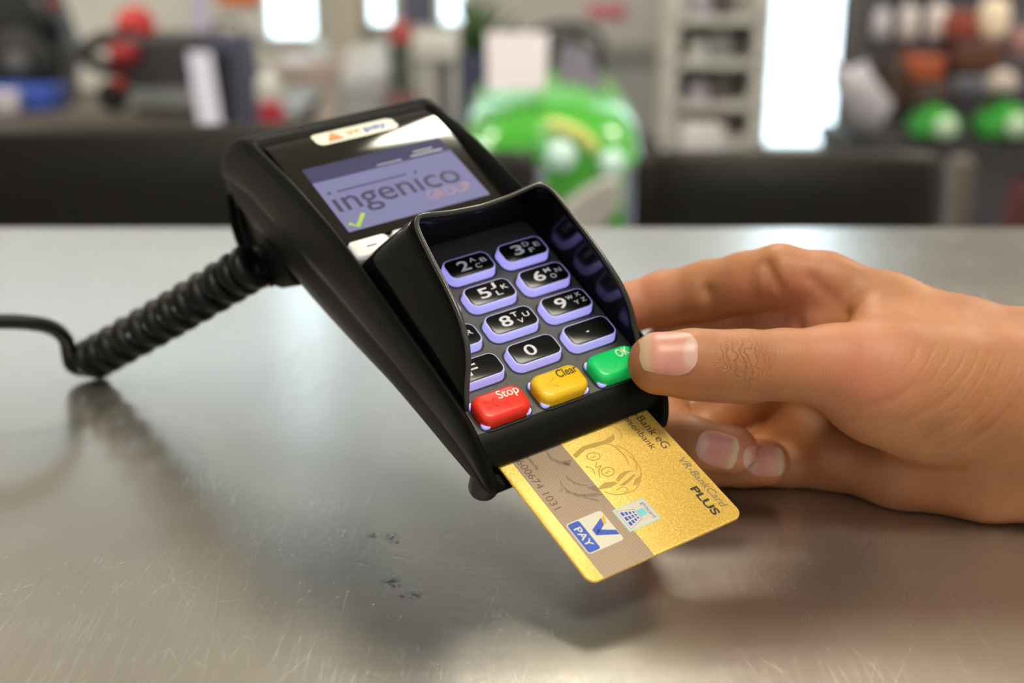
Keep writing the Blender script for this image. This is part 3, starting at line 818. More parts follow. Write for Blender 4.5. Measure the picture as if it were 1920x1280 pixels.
# skin colour and relief
def near(m, px, py, d, r0, r1):
    p = (J(px, py, d) - hand.location)
    vm = N(m, 'ShaderNodeVectorMath', operation='DISTANCE')
    tc = N(m, 'ShaderNodeTexCoord'); L(m, tc.outputs['Object'], vm.inputs[0]); vm.inputs[1].default_value = p
    mr = N(m, 'ShaderNodeMapRange'); mr.inputs['From Min'].default_value = r1; mr.inputs['From Max'].default_value = r0
    mr.inputs['To Min'].default_value = 0; mr.inputs['To Max'].default_value = 1
    L(m, vm.outputs['Value'], mr.inputs['Value'])
    return mr.outputs[0]
oc = coords(skin)
c1 = ramp(skin, noise(skin, oc, 55, 5, .6), [(.3, (.345, .125, .046)), (.7, (.43, .18, .072))])
redm = None
for px, py, d, r0, r1 in ((1385, 842, 405, .002, .014), (1460, 866, 418, .002, .014), (1500, 560, 425, .002, .02), (1620, 700, 378, .004, .026), (1180, 560, 440, .002, .02), (1395, 560, 425, .002, .014)):
    k = near(skin, px, py, d, r0, r1)
    redm = k if redm is None else mathn(skin, 'MAXIMUM', redm, k)
c2 = mixc(skin, mathn(skin, 'MULTIPLY', redm, .55), c1, (.60, .20, .12))
L(skin, c2, BS(skin).inputs['Base Color'])
# wrinkles across the thumb joint
def wrinkle(m, px, py, d, r0, r1, scale, dist, direction, dscale, rot=(0, 0, 0)):
    w_ = N(m, 'ShaderNodeTexWave'); w_.bands_direction = direction; w_.wave_profile = 'SIN'
    w_.inputs['Scale'].default_value = scale; w_.inputs['Distortion'].default_value = dist
    w_.inputs['Detail'].default_value = 3; w_.inputs['Detail Scale'].default_value = dscale
    L(m, coords(m, rot=rot), w_.inputs['Vector'])
    return mathn(m, 'MULTIPLY', ramp(m, w_.outputs['Fac'], [(0, (0, 0, 0)), (.32, (1, 1, 1))]), near(m, px, py, d, r0, r1))
wr1 = wrinkle(skin, 1392, 684, 378, .002, .0105, 150, 11, 'X', 2.2)
wr2 = wrinkle(skin, 1480, 690, 380, .002, .030, 300, 5, 'X', 1.5)
fold = wrinkle(skin, 1775, 790, 380, .012, .034, 80, 4, 'X', .8, rot=(0, math.radians(-42), 0))
fine = N(skin, 'ShaderNodeTexVoronoi'); fine.feature = 'DISTANCE_TO_EDGE'; fine.inputs['Scale'].default_value = 850
L(skin, coords(skin, (1, 1, 1.6)), fine.inputs['Vector'])
fm = ramp(skin, fine.outputs['Distance'], [(0, (0, 0, 0)), (.25, (1, 1, 1))])
nb = bump(skin, wr1, .55, .0008); nb = bump(skin, wr2, .22, .0005, nb); nb = bump(skin, fold, .16, .0010, nb)
nb = bump(skin, fm, .16, .00022, nb); nb = bump(skin, noise(skin, oc, 260, 4), .25, .0006, nb)
L(skin, nb, BS(skin).inputs['Normal'])
# nails follow the finger tips
nail_m = mat('nail', (.62, .33, .27), .38, coat=0, sss=.1)
uvn = N(nail_m, 'ShaderNodeUVMap'); sx = N(nail_m, 'ShaderNodeSeparateXYZ'); L(nail_m, uvn.outputs[0], sx.inputs[0])
lun = N(nail_m, 'ShaderNodeVectorMath', operation='DISTANCE'); L(nail_m, uvn.outputs[0], lun.inputs[0]); lun.inputs[1].default_value = (1.12, .5, 0)
lm_ = ramp(nail_m, lun.outputs['Value'], [(.36, (1, 1, 1)), (.42, (0, 0, 0))])
nc = ramp(nail_m, sx.outputs[0], [(0, (.55, .42, .26)), (.10, (.58, .40, .26)), (.20, (.58, .27, .20)), (.5, (.55, .22, .18)), (1, (.56, .26, .22))])
L(nail_m, mixc(nail_m, mathn(nail_m, 'MULTIPLY', lm_, .45), nc, (.62, .46, .40)), BS(nail_m).inputs['Base Color'])
def nail(px, py, d, ax_to, length, width, tilt, name='fingernail', lift=.35):
    """nail centred at pixel, its long axis from tip towards pixel ax_to, normal towards the camera tilted up"""
    C = np.array(J(px, py, d)) * 1000
    A = np.array(J(ax_to[0], ax_to[1], ax_to[2])) * 1000 - C; A /= np.linalg.norm(A)
    cam_v = np.array(cam.location) * 1000 - C; cam_v /= np.linalg.norm(cam_v)
    Nn = cam_v - A * (cam_v @ A); Nn /= np.linalg.norm(Nn)
    Bv = np.cross(A, Nn)
    if Bv[2] > 0: Bv = -Bv                 # across, pointing down
    ct, st_ = math.cos(math.radians(tilt)), math.sin(math.radians(tilt))
    Nn, Bv = Nn * ct - Bv * st_, Bv * ct + Nn * st_
    na, nb_ = 22, 18; V = []; uv = []
    for i in range(na + 1):
        for j in range(nb_ + 1):
            s = i / na * 2 - 1; t = j / nb_ * 2 - 1
            # square to a squircle outline
            X = s * math.sqrt(1 - t * t * (.46 if s > 0 else .40)); Y = t * math.sqrt(1 - s * s * (.42 if s > 0 else .34))
            ang = Y * math.radians(58)
            V.append((X, ang)); uv.append((i / na, j / nb_))
    P0 = np.array([C + A * X * length / 2 + (Nn * math.cos(a) + Bv * math.sin(a)) * 14 + 0 * C for X, a in V])
    # march to the skin from outside
    Q = np.array([C + A * X * length / 2 + Bv * math.sin(a) * width / 2 / math.sin(math.radians(58)) + Nn * 16 for X, a in V])
    for _ in range(60):
        dd_ = hand_sdf(Q)
        Q = Q - Nn * np.clip(dd_ - .0, -1, 3)[:, None] * .8
    edge = np.array([max(abs(X), abs(a) / math.radians(58)) for X, a in V])
    Q = Q + Nn * (lift * np.clip(1.25 - edge ** 8 * 1.6, -.6, 1.25))[:, None]
    me_v = (Q - HO) / 1000
    n_ = nb_ + 1
    F_ = [(i * n_ + j, i * n_ + j + 1, (i + 1) * n_ + j + 1, (i + 1) * n_ + j) for i in range(na) for j in range(nb_)]
    me = bpy.data.meshes.new(name); me.from_pydata([tuple(p) for p in me_v], [], F_); me.update()
    ul = me.uv_layers.new(name='UVMap')
    for lp in me.loops: ul.data[lp.index].uv = uv[lp.vertex_index]
    for p in me.polygons: p.use_smooth = True
    me.materials.append(nail_m)
    o = bpy.data.objects.new(name, me); COL.objects.link(o); o.parent = hand
    return o
nail(1241, 668, 385, (1395, 690, 388), 16.6, 14.6, 14)
# fingers: tips point right, so the nail's own tip is on the right
nail(1352, 846, 412, (1240, 815, 419), 13.0, 11.0, 4)
nail(1440, 866, 424, (1320, 868, 430), 11.5, 10.0, 2)

# ================================================================== CHAIRS BEHIND THE TABLE
def rect(x0, y0, x1, y1, Y):
    a, b = P(x0, y0, Y), P(x1, y1, Y)
    return a.x, b.x, b.z, a.z
leather = mat('black_leather', (.012, .0105, .009), .5, spec=.22)
L(leather, bump(leather, noise(leather, coords(leather), 300, 3), .3, .001), BS(leather).inputs['Normal'])
tubem = mat('chair_tube', (.10, .11, .16), .35, .7)
def make_chair(name, x0, x1, top, y, label, group):
    cx = (x0 + x1) / 2; wd = x1 - x0; r = empty(name, loc=(cx, y, 0))
    seatz = .47
    # backrest: padded slab, slightly curved in plan, rounded top edge
    rings = []
    for i in range(17):
        s = i / 16 * 2 - 1; x = s * wd / 2; yb = -.035 * (1 - s * s) + .04
        e = 1 - abs(s) ** 10 * .6
        t = .030 * e
        zt = top - (0.014 * abs(s) ** 8)
        rings.append([(x, yb - t, seatz + .08), (x, yb - t - .004, zt - .06), (x, yb - t * .75, zt - .014), (x, yb - .2 * t, zt), (x, yb + t * .4, zt - .002), (x, yb + t * .9, zt - .02), (x, yb + t, zt - .06), (x, yb + t, seatz + .08)])
    MB().loft(rings).build('backrest', leather, r, smooth=True, sharp=60)
    o = MB().loft([[(x, yy, z) for x, yy in rr(wd * .96, .44, .05, 5, 0, -.22)] for z in (seatz - .03, seatz + .04)]).build('seat', leather, r); bevel(o, .015, 3)
    for sx_ in (-1, 1):
        MB().tube([(sx_ * (wd / 2 + .004), .05, top - .03), (sx_ * (wd / 2 + .004), .05, seatz), (sx_ * (wd / 2 - .01), .08, 0)], .011, 10).build('leg', tubem, r, smooth=True)
        MB().tube([(sx_ * (wd / 2 - .01), -.40, seatz - .02), (sx_ * (wd / 2 - .01), -.43, 0)], .011, 10).build('leg', tubem, r, smooth=True)
    MB().tube([(-wd / 2 + .01, -.40, seatz - .035), (wd / 2 - .01, -.40, seatz - .035)], .010, 8).build('seat_rail', tubem, r, smooth=True)
    return tag(r, label, 'chair', group)
a = rect(-170, 234, 700, 400, 1.30); make_chair('visitor_chair', a[0], a[1], a[3], 1.30, 'black padded chair with a wide back behind the terminal, nearest the left edge', 'black chairs behind the table')
a = rect(478, 284, 1004, 400, 1.84); make_chair('visitor_chair', a[0], a[1], a[3], 1.84, 'black padded chair mostly hidden behind the payment terminal', 'black chairs behind the table')
a = rect(1200, 284, 1776, 400, 1.72); make_chair('visitor_chair', a[0], a[1], a[3], 1.72, 'black padded chair behind the table, standing above the hand', 'black chairs behind the table')

# ================================================================== SHOP BEHIND
cm = {}
def cmat(n, col, rough=.45, **k):
    if n not in cm: cm[n] = mat(n, col, rough, **k)
    return cm[n]
green = cmat('mower_green', (.07, .42, .04), .22, coat=.6); black = cmat('shop_black', (.008, .008, .010), .45)
grey = cmat('shop_grey', (.30, .31, .32), .45); white = cmat('shop_white', (.66, .66, .66), .5)
red = cmat('shop_red', (.50, .02, .02), .35); navy = cmat('shop_navy', (.06, .07, .13), .5)
paper = cmat('paper', (.66, .62, .74), .7); blue = cmat('shop_blue', (.03, .08, .42), .45)
beige = cmat('cardboard', (.50, .42, .32), .7); rust = cmat('rust_orange', (.28, .06, .02), .5); brown = cmat('brown_box', (.10, .035, .02), .55)
cream2 = cmat('cream', (.66, .56, .46), .6); orange = cmat('shop_orange', (.75, .20, .06), .5); pink = cmat('shop_pink', (.70, .22, .28), .5)
tyre = cmat('tyre', (.012, .012, .012), .6); lens = cmat('lamp_lens', (.70, .98, .95), .35, coat=1)
yellow = cmat('hood_reflection', (.80, .80, .25), .4)

def wheel(r, wdt, c, parent, hub=white):
    w_ = MB().lathe([(r * .55, -wdt / 2), (r * .9, -wdt / 2), (r, -wdt / 4), (r, wdt / 4), (r * .9, wdt / 2), (r * .55, wdt / 2)], c, 'x', 28).build('wheel', tyre, parent, smooth=True, sharp=50)
    MB().lathe([(r * .55, -wdt / 2 - .002), (r * .2, -wdt / 2 - .012), (r * .2, wdt / 2 + .012), (r * .55, wdt / 2 + .002)], c, 'x', 20).build('hub', hub, w_, smooth=True, sharp=40)

# riding mower, nose towards the table
YM = 3.2
m0, m1, mz0, mz1 = rect(868, 165, 1206, 420, YM)
cx = (m0 + m1) / 2; hw = (m1 - m0) / 2
mow = empty('riding_mower', loc=(cx, YM, 0))
zt = mz1
sec = []
for y, k, top, bot in ((-.02, .70, -.135, .34), (-.0, .86, -.10, .33), (.05, .95, -.06, .32), (.14, 1.0, -.035, .31), (.35, 1.02, -.008, .30), (.62, 1.0, 0, .30), (.66, .96, -.01, .30)):
    hwk = hw * k; T = zt + top
    sec.append([(-hwk, y, bot), (-hwk * 1.0, y, T - .14), (-hwk * .93, y, T - .075), (-hwk * .72, y, T - .03), (-hwk * .3, y, T - .004), (0, y, T),
                (hwk * .3, y, T - .004), (hwk * .72, y, T - .03), (hwk * .93, y, T - .075), (hwk, y, T - .14), (hwk, y, bot)])
o = MB().loft(sec).build('hood', green, mow, smooth=True, sharp=60)
def ml(px, py, dy=-.03): q = P(px, py, YM + dy); return (q.x - cx, dy, q.z)
for px, py, r in ((1052, 292, .030), (1148, 305, .026), (893, 292, .030)):
    q = ml(px, py, -.035)
    MB().lathe([(r * 1.25, .02), (r * 1.25, -.01), (r, -.018), (r * .5, -.028), (.001, -.03)], q, 'y', 20).build('headlight', lens, mow, smooth=True)
st = [ml(1028, 232, -.012), ml(1062, 240, -.02), ml(1092, 256, -.025), ml(1116, 280, -.02)]
MB().tube(smooth_path(st, 5), .016, 8).build('hood_reflection', yellow, mow, smooth=True)  # yellowish reflection on the hood, modelled as a coloured strip
q0 = ml(930, 285); q1 = ml(1005, 400)
MB().box(q0[0], q1[0], -.045, .0, q1[2], q0[2]).build('grille', black, mow)
bp_ = [ml(1050, 395, -.10), ml(1120, 350, -.12), ml(1160, 330, -.10), ml(1170, 380, -.08), ml(1130, 430, -.10), ml(1060, 450, -.12)]
o = MB().loft([[(x, y, z) for x, y, z in bp_], [(x, y + .10, z) for x, y, z in bp_]]).build('bumper', cmat('bumper_grey', (.50, .48, .46), .5), mow); bevel(o, .012)
for sx_ in (-1, 1):
    wheel(.17, .12, (sx_ * (hw + .04), .12, .17), mow); wheel(.23, .17, (sx_ * (hw + .06), 1.05, .23), mow)
MB().loft([[(x, y, z) for x, y in rr(2 * hw * 1.05, .9, .12, 5, 0, .95)] for z in (.28, .42)]).build('rear_fender', green, mow)
sx0, sx1, sz0, sz1 = rect(1010, 62, 1085, 130, YM + .95)
seat = MB().loft([[(x, y, .50) for x, y in rr(.42, .40, .08, 5, 0, 1.0)], [(x, y, .60) for x, y in rr(.44, .42, .09, 5, 0, 1.0)]]).build('seat', black, mow)
q = P(1048, 60, YM + .75)
o = MB().loft([[(q.x - cx - .16, .72, .55), (q.x - cx + .16, .72, .55), (q.x - cx + .16, .80, .55), (q.x - cx - .16, .80, .55)], [(q.x - cx - .17, .74, q.z - .08), (q.x - cx + .14, .74, q.z - .08), (q.x - cx + .14, .82, q.z - .08), (q.x - cx - .17, .82, q.z - .08)],
               [(q.x - cx - .10, .76, q.z), (q.x - cx + .07, .76, q.z), (q.x - cx + .07, .80, q.z), (q.x - cx - .10, .80, q.z)]]).build('seat_back', black, mow); bevel(o, .03, 3)
MB().tube([(0.02, .62, zt - .05), (.03, .66, zt + .04)], .02, 8).build('steering_column', black, mow)
ring_ = [(.05 + .11 * math.cos(a), .66 + .06 * math.sin(a), zt + .05 + .05 * math.sin(a)) for a in np.linspace(0, 2 * math.pi, 28)]
MB().tube(ring_, .013, 8, cap=False).build('steering_wheel', black, mow, smooth=True)
wq = ml(1085, 150, .3)
MB().loft([[(wq[0] - .06, .25, zt - .03), (wq[0] + .07, .25, zt - .04), (wq[0] + .07, .55, zt - .03), (wq[0] - .06, .55, zt - .02)], [(wq[0] - .04, .4, zt + .05), (wq[0] + .04, .4, zt + .04), (wq[0] + .04, .55, zt + .05), (wq[0] - .04, .55, zt + .06)]]).build('dashboard', cmat('dash_grey', (.12, .11, .15), .5), mow)
tag(mow, 'green ride-on mower with round headlights facing the table, between the two right-hand chairs', 'ride-on mower')
a = rect(910, 64, 1030, 168, 3.24)
o = MB().loft([[(a[0], 3.30, a[3]), (a[1], 3.30, a[3]), (a[1], 3.302, a[3]), (a[0], 3.302, a[3])], [(a[0] + .005, 3.24, a[2]), (a[1] - .01, 3.24, a[2]), (a[1] - .01, 3.242, a[2]), (a[0] + .005, 3.242, a[2])]]).build('price_sheet', cmat('sheet_pale', (.74, .68, .76), .6))
tag(o, 'white sheet of paper standing on the green mower hood', 'paper sheet')

def box_thing(name, px0, py0, px1, py1, Y, dep, m, label, cat, group=None, lid=None, floor=False, base=None):
    x0, x1, z0, z1 = rect(px0, py0, px1, py1, Y)
    if base is not None: z0 = base
    if floor: z0 = 0
    r = empty(name, loc=((x0 + x1) / 2, Y + dep / 2, z0)); w2 = (x1 - x0) / 2; hgt = z1 - z0
    o = MB().box(-w2, w2, -dep / 2, dep / 2, 0, hgt * (.86 if lid else 1)).build('body', m, r); bevel(o, min(.01, w2 * .2))
    if lid:
        o = MB().box(-w2 * 1.04, w2 * 1.04, -dep / 2 * 1.04, dep / 2 * 1.04, hgt * .86, hgt).build('lid', lid, r); bevel(o, .006)
    return tag(r, label, cat, group)
def bottle(name, px, py0, py1, rpx, Y, m, capm, label, cat, group=None):
    a = P(px, py1, Y); b = P(px, py0, Y); h_ = b.z - a.z; r_ = rpx / FPX * Y
    r = empty(name, loc=(a.x, Y, a.z))
    MB().lathe([(r_ * .92, 0), (r_, h_ * .04), (r_, h_ * .66), (r_ * .45, h_ * .82), (r_ * .42, h_ * .88)], (0, 0, 0), 'z', 20).build('body', m, r, smooth=True, sharp=50)
    MB().lathe([(r_ * .5, h_ * .86), (r_ * .5, h_), (r_ * .4, h_ * 1.01)], (0, 0, 0), 'z', 16).build('cap', capm, r, smooth=True, sharp=50)
    return tag(r, label, cat, group)

# white shelf unit with goods
YS = 5.6
x0, x1, _, _ = rect(1266, 0, 1424, 100, YS)
sh = empty('shelf_unit', loc=((x0 + x1) / 2, YS + .2, 0)); sw = (x1 - x0) / 2
shelfm = cmat('shelf_white', (.82, .80, .77), .5)
for sx_ in (-1, 1): MB().box(sx_ * sw - .022, sx_ * sw + .022, -.2, .2, 0, 1.9).build('side_panel', shelfm, sh)
MB().box(-sw, sw, .18, .2, 0, 1.9).build('back_panel', shelfm, sh)
lev = [P(1345, y, YS).z for y in (262, 192, 112, 30)] + [1.45, 1.85]
for z in lev: MB().box(-sw, sw, -.2, .18, z - .035, z).build('shelf', shelfm, sh)
tag(sh, 'white shelf unit against the back wall, left of the bright glass door', 'shelf unit')
goods = [(1308, 1335, 30, 0, 'lilac'), (1345, 1385, 26, 1, 'dark'), (1300, 1332, 112, 0, 'white'), (1338, 1378, 112, 1, 'grey'), (1385, 1405, 112, 0, 'dark'),
         (1305, 1335, 192, 0, 'lilac'), (1340, 1380, 192, 1, 'dark'), (1312, 1382, 262, 0, 'brownish')]
gm = {'lilac': cmat('lilac_box', (.55, .48, .60), .5), 'dark': cmat('dark_box', (.12, .10, .10), .5), 'white': white, 'grey': grey, 'brownish': cmat('tan_box', (.32, .22, .16), .6)}
lbl = ['pale lilac carton on the upper shelf of the white shelf unit', 'dark carton on the upper shelf of the white shelf unit', 'white carton on the middle shelf of the white shelf unit',
       'grey carton on the middle shelf of the white shelf unit', 'narrow dark carton on the middle shelf, right end', 'lilac carton on the lower shelf of the white shelf unit',
       'dark carton on the lower shelf of the white shelf unit', 'wide tan carton on the lowest visible shelf of the white unit']
for (g0, g1, gy_, k, c), lb in zip(goods, lbl):
    x0_, x1_, _, _ = rect(g0, 0, g1, 10, YS); z = min(lev, key=lambda q: abs(q - P(g0, gy_, YS).z))
    hh_ = (.075, .10)[k] if c != 'brownish' else .075
    o = MB().box(x0_, x1_, YS + .03, YS + .25, z, z + hh_).build('carton', gm[c]); bevel(o, .006); tag(o, lb, 'carton', 'cartons on the white shelf unit')
o = box_thing('basket', 1284, 240, 1360, 276, 4.9, .2, cmat('basket_white', (.78, .74, .78), .5), 'white basket on a stand in front of the white shelf unit', 'basket', floor=True)

# dark perforated tool rack at the right with goods hanging from it
YR = 4.6
x0, x1, z0, z1 = rect(1622, -140, 2120, 300, YR)
rk = empty('tool_rack', loc=((x0 + x1) / 2, YR + .05, 0)); w2 = (x1 - x0) / 2
rackm = cmat('rack_dark', (.075, .07, .085), .6)
MB().box(-w2, w2, 0, .04, .02, 2.1).build('back_panel', rackm, rk)
for sx_ in (-1, 1): MB().box(sx_ * w2 - .03, sx_ * w2 + .03, -.04, .06, 0, 2.15).build('post', cmat('rack_post', (.10, .09, .10), .5), rk)
for k in range(6): MB().box(-w2, w2, -.015, 0, .35 + k * .28, .375 + k * .28).build('rail', cmat('rack_rail', (.16, .15, .18), .5), rk)
tag(rk, 'dark tool rack at the right edge with rails and hanging goods', 'rack')
def disc(px, py, rx, ry, Y, m, label, grp='pale packs hanging in a row on the dark rack'):
    q = P(px, py, Y); a_ = rx / FPX * Y; b_ = ry / FPX * Y
    r = empty('hanging_pack', loc=(q.x, Y, q.z - b_))
    o = MB().loft([[(x, yy, z + b_) for x, z in rr(2 * a_ * k, 2 * b_ * k, min(a_, b_) * .8 * k, 5)] for yy, k in ((-.02, .8), (-.012, 1), (.012, 1), (.02, .8))]).build('pack', m, r, smooth=True, sharp=60)
    MB().tube([(0, .0, 2 * b_), (0, .02, 2 * b_ + .03), (0, .06, 2 * b_ + .03)], .004, 6).build('hook', grey, r)
    tag(r, label, 'pack', grp)
skinp = cmat('pack_pale', (.58, .52, .52), .5)
for px, py, rx, ry, m, lb in ((1652, 46, 15, 26, cmat('pack_lilac', (.50, .46, .52), .5), 'lilac-grey pack at the left end of the top row on the dark rack'),
                              (1703, 44, 17, 30, skinp, 'pale pack, second from the left in the top row on the dark rack'),
                              (1757, 42, 19, 30, cmat('pack_white', (.68, .60, .60), .5), 'pinkish white pack, third from the left in the top row on the dark rack'),
                              (1863, 36, 27, 36, cmat('pack_cream', (.80, .66, .52), .5), 'large round cream pack in the top row on the dark rack'),
                              (1910, 80, 18, 26, cmat('pack_rose', (.34, .17, .17), .5), 'dull rose pack at the right edge of the dark rack')):
    disc(px, py, rx, ry, YR - .06, m, lb)
for x0_, y0_, x1_, y1_, m, lb in ((1706, 106, 1770, 152, cmat('orange_pack', (.36, .075, .025), .5), 'orange-brown box on the dark rack below the white packs'),
                                 (1786, 26, 1832, 72, cmat('red_pack', (.26, .045, .025), .5), 'red-brown box on the dark rack beside the cream pack'),
                                 (1792, 80, 1878, 134, brown, 'dark brown box on the dark rack under the cream pack'),
                                 (1666, 118, 1700, 200, cmat('umber', (.06, .03, .025), .5), 'narrow dark brown box on the dark rack'),
                                 (1712, 156, 1778, 206, cmat('umber2', (.075, .045, .035), .5), 'blackish brown box below the orange-brown one on the dark rack'),
                                 (1790, 144, 1910, 176, cmat('slate', (.13, .13, .17), .5), 'long slate grey box low on the dark rack')):
    box_thing('tool_box', x0_, y0_, x1_, y1_, YR - .16, .14, m, lb, 'box', 'boxes hanging on the dark rack')
# crumpled grey bag hanging tilted
q = [P(px, py, 4.1) for px, py in ((1562, 112), (1590, 128), (1618, 112), (1640, 150), (1676, 196), (1652, 240), (1644, 271), (1606, 271), (1580, 205), (1560, 160))]
for p_ in q: p_.z = max(p_.z, rect(1590, 268, 2150, 300, 4.0)[3] + .001)
c0 = sum(q, Vector()) / len(q)
bg_ = MB(); n_ = len(q)
ringsb = []
for yy, k in ((-.06, .35), (-.045, .8), (0, 1), (.045, .8), (.06, .35)):
    ringsb.append([(c0.x + (p.x - c0.x) * k + .006 * math.sin(7 * i + yy * 60), c0.y + yy, c0.z + (p.z - c0.z) * k) for i, p in enumerate(q)])
o = bg_.loft(ringsb).build('paper_bag', cmat('bag_grey', (.40, .37, .44), .6), None, smooth=True, sharp=70)
tag(o, 'crumpled grey paper bag on the low bench between bright door and dark rack', 'paper bag')
# low display bench in front of the rack with two green machines
x0, x1, z0, z1 = rect(1590, 268, 2150, 300, 4.0)
bench = empty('display_bench', loc=((x0 + x1) / 2, 4.2, 0)); w2 = (x1 - x0) / 2
MB().box(-w2, w2, -.22, .22, z1 - .04, z1).build('bench_top', cmat('bench_dark', (.03, .03, .035), .5), bench)
for sx_ in (-1, 1):
    for sy_ in (-1, 1): MB().box(sx_ * (w2 - .03) - .02, sx_ * (w2 - .03) + .02, sy_ * .19 - .02, sy_ * .19 + .02, 0, z1 - .04).build('leg', grey, bench)
tag(bench, 'low dark bench in front of the tool rack carrying green garden machines', 'bench')
bz_top = z1
green2 = cmat('machine_green', (.03, .30, .035), .35)
def machine(px, wpx, hpx, lab):
    a0 = P(px - wpx / 2, 280, 4.1); a1 = P(px + wpx / 2, 280, 4.1); h_ = hpx / FPX * 4.1; w_ = (a1.x - a0.x) / 2
    r = empty('garden_blower', loc=((a0.x + a1.x) / 2, 4.1, bz_top))
    pr_ = [(-w_, .02), (-w_ * .95, h_ * .45), (-w_ * .3, h_ * .95), (w_ * .3, h_), (w_ * .9, h_ * .7), (w_, .02)]
    MB().loft([[(x * k, yy, .02 + (z - .02) * k) for x, z in pr_] for yy, k in ((-.09, .8), (-.06, 1), (.06, 1), (.09, .8))]).build('housing', green2, r, smooth=True, sharp=45)
    MB().tube(smooth_path([(-w_ * .5, 0, h_ * .85), (-w_ * .2, 0, h_ * 1.25), (w_ * .4, 0, h_ * 1.22), (w_ * .6, 0, h_ * .8)], 4), .010, 8).build('grip', black, r, smooth=True)
    MB().lathe([(.04, 0), (.035, -.02), (.02, -.03)], (w_ * .2, -.085, h_ * .45), 'y', 18).build('fan_cover', cmat('fan_pale', (.45, .62, .45), .4), r, smooth=True)
    MB().box(-w_, w_, -.07, .07, 0, .02).build('foot', black, r)
    tag(r, lab, 'garden machine', 'green garden machines on the low bench')
machine(1742, 84, 60, 'green garden machine on the low bench, just above the right chair')
machine(1872, 90, 66, 'green garden machine on the low bench, at the right edge')
o = MB().lathe([(.045, 0), (.05, .02), (.042, .05), (.02, .065), (.001, .068)], (P(1872, 210, 4.1).x, 4.1, bz_top + 66 / FPX * 4.1 * 1.26 + .006), 'z', 20).build('cap', cmat('helmet_pale', (.45, .38, .36), .5), None, smooth=True)
tag(o, 'pale cap resting on the green machine at the right edge', 'cap')
# things on the floor right of the chair
box_thing('canister', 1796, 300, 1820, 392, 3.3, .08, cmat('stone_pale', (.15, .125, .11), .6), 'pale narrow canister standing right of the chair', 'canister', floor=True)
def push_mower(name, px0, px1, ytop, Y, bodym, deckm, label, handle=True, flip=1):
    a = P(px0, ytop, Y); b = P(px1, ytop, Y); w_ = (b.x - a.x) / 2; zt_ = a.z
    r = empty(name, loc=((a.x + b.x) / 2, Y, 0)); s = zt_
    MB().loft([[(x, y, .10) for x, y in rr(2 * w_, .42, .10, 5)], [(x, y, .20) for x, y in rr(2 * w_ * .96, .40, .10, 5)], [(x, y, .26) for x, y in rr(2 * w_ * .6, .28, .08, 5)]]).build('deck', deckm, r, smooth=True, sharp=50)
    MB().loft([[(x, y, .25) for x, y in rr(w_ * 1.0, .24, .05, 5)], [(x, y, min(.5, zt_ - .02)) for x, y in rr(w_ * .95, .24, .06, 5)], [(x, y, min(.54, zt_)) for x, y in rr(w_ * .7, .16, .05, 5)]]).build('engine', bodym, r, smooth=True, sharp=50)
    for sx_ in (-1, 1):
        for sy_ in (-1, 1): wheel(.09, .04, (sx_ * (w_ + .02), sy_ * .19, .09), r, grey)
    if handle:
        MB().tube(smooth_path([(-w_ * .8, .2, .2), (-w_ * .8, .55, .75), (-w_ * .5, .68, .92), (w_ * .5, .68, .92), (w_ * .8, .55, .75), (w_ * .8, .2, .2)], 5), .012, 8).build('handle', black, r, smooth=True)
    return tag(r, label, 'lawn mower')
push_mower('lawn_mower', 1875, 2010, 330, 3.0, cmat('dk_red', (.07, .008, .01), .4), black, 'black and dark red lawn mower on the floor at the right edge', False)

# ---- left side of the shop: counter with machines on it
YC = 4.4
x0, x1, z0, z1 = rect(-330, 214, 560, 300, YC)
ct = empty('shop_counter', loc=((x0 + x1) / 2, YC + .35, 0)); w2 = (x1 - x0) / 2
MB().box(-w2, w2, -.35, .35, z1 - .04, z1).build('counter_top', cmat('counter_brown', (.14, .12, .10), .5), ct)
MB().box(-w2 + .03, w2 - .03, -.32, .32, 0, z1 - .04).build('counter_body', cmat('counter_body', (.22, .20, .19), .6), ct)
tag(ct, 'low brown shop counter along the left behind the black chair', 'counter')
zc = z1
def on(px0, py0, px1, Y=YC + .1):
    a, b = P(px0, py0, Y), P(px1, py0, Y); return (a.x + b.x) / 2, (b.x - a.x) / 2, a.z
# black machine with a round drum, far left
x, w_, zt_ = on(-60, -20, 112, YC + .4)
r = empty('tiller_machine', loc=(x, YC + .48, zc))
o = MB().loft([[(xx, yy, .09) for xx, yy in rr(2 * w_ * .9, .3, .05, 4)], [(xx, yy, (zt_ - zc) * .55) for xx, yy in rr(2 * w_ * .95, .3, .06, 4)], [(xx, yy, zt_ - zc) for xx, yy in rr(2 * w_ * .7, .22, .05, 4)]]).build('housing', black, r, smooth=True, sharp=50)
MB().lathe([(.02, 0), (.10, 0), (.12, .02), (.12, .05), (.10, .07), (.02, .07)], (w_ * .2, -.22, .14), 'y', 28).build('drum', tyre, r, smooth=True, sharp=50)
MB().lathe([(.05, 0), (.03, -.01), (.001, -.012)], (w_ * .2, -.22, .14), 'y', 20).build('drum_hub', cmat('hub_grey', (.10, .10, .11), .5), r, smooth=True)
MB().tube([(w_ * .6, -.15, zt_ - zc - .02), (w_ * .95, -.15, zt_ - zc - .16)], .035, 10).build('exhaust', black, r, smooth=True)
MB().lathe([(.02, 0), (.03, .01), (.02, .03)], (w_ * 1.02, -.15, zt_ - zc - .06), 'z', 14).build('fuel_cap', cmat('fuel_red', (.25, .02, .02), .4), r, smooth=True)
MB().box(-w_ * .8, w_ * .8, -.12, .12, 0, .09).build('base', black, r)
tag(r, 'large black engine machine with a round drum on the counter at the left edge', 'machine')
box_thing('tool_case', -60, 166, 100, 214, YC + .05, .18, blue, 'blue tool case lying on the counter at the left edge', 'tool case', base=zc + .001)
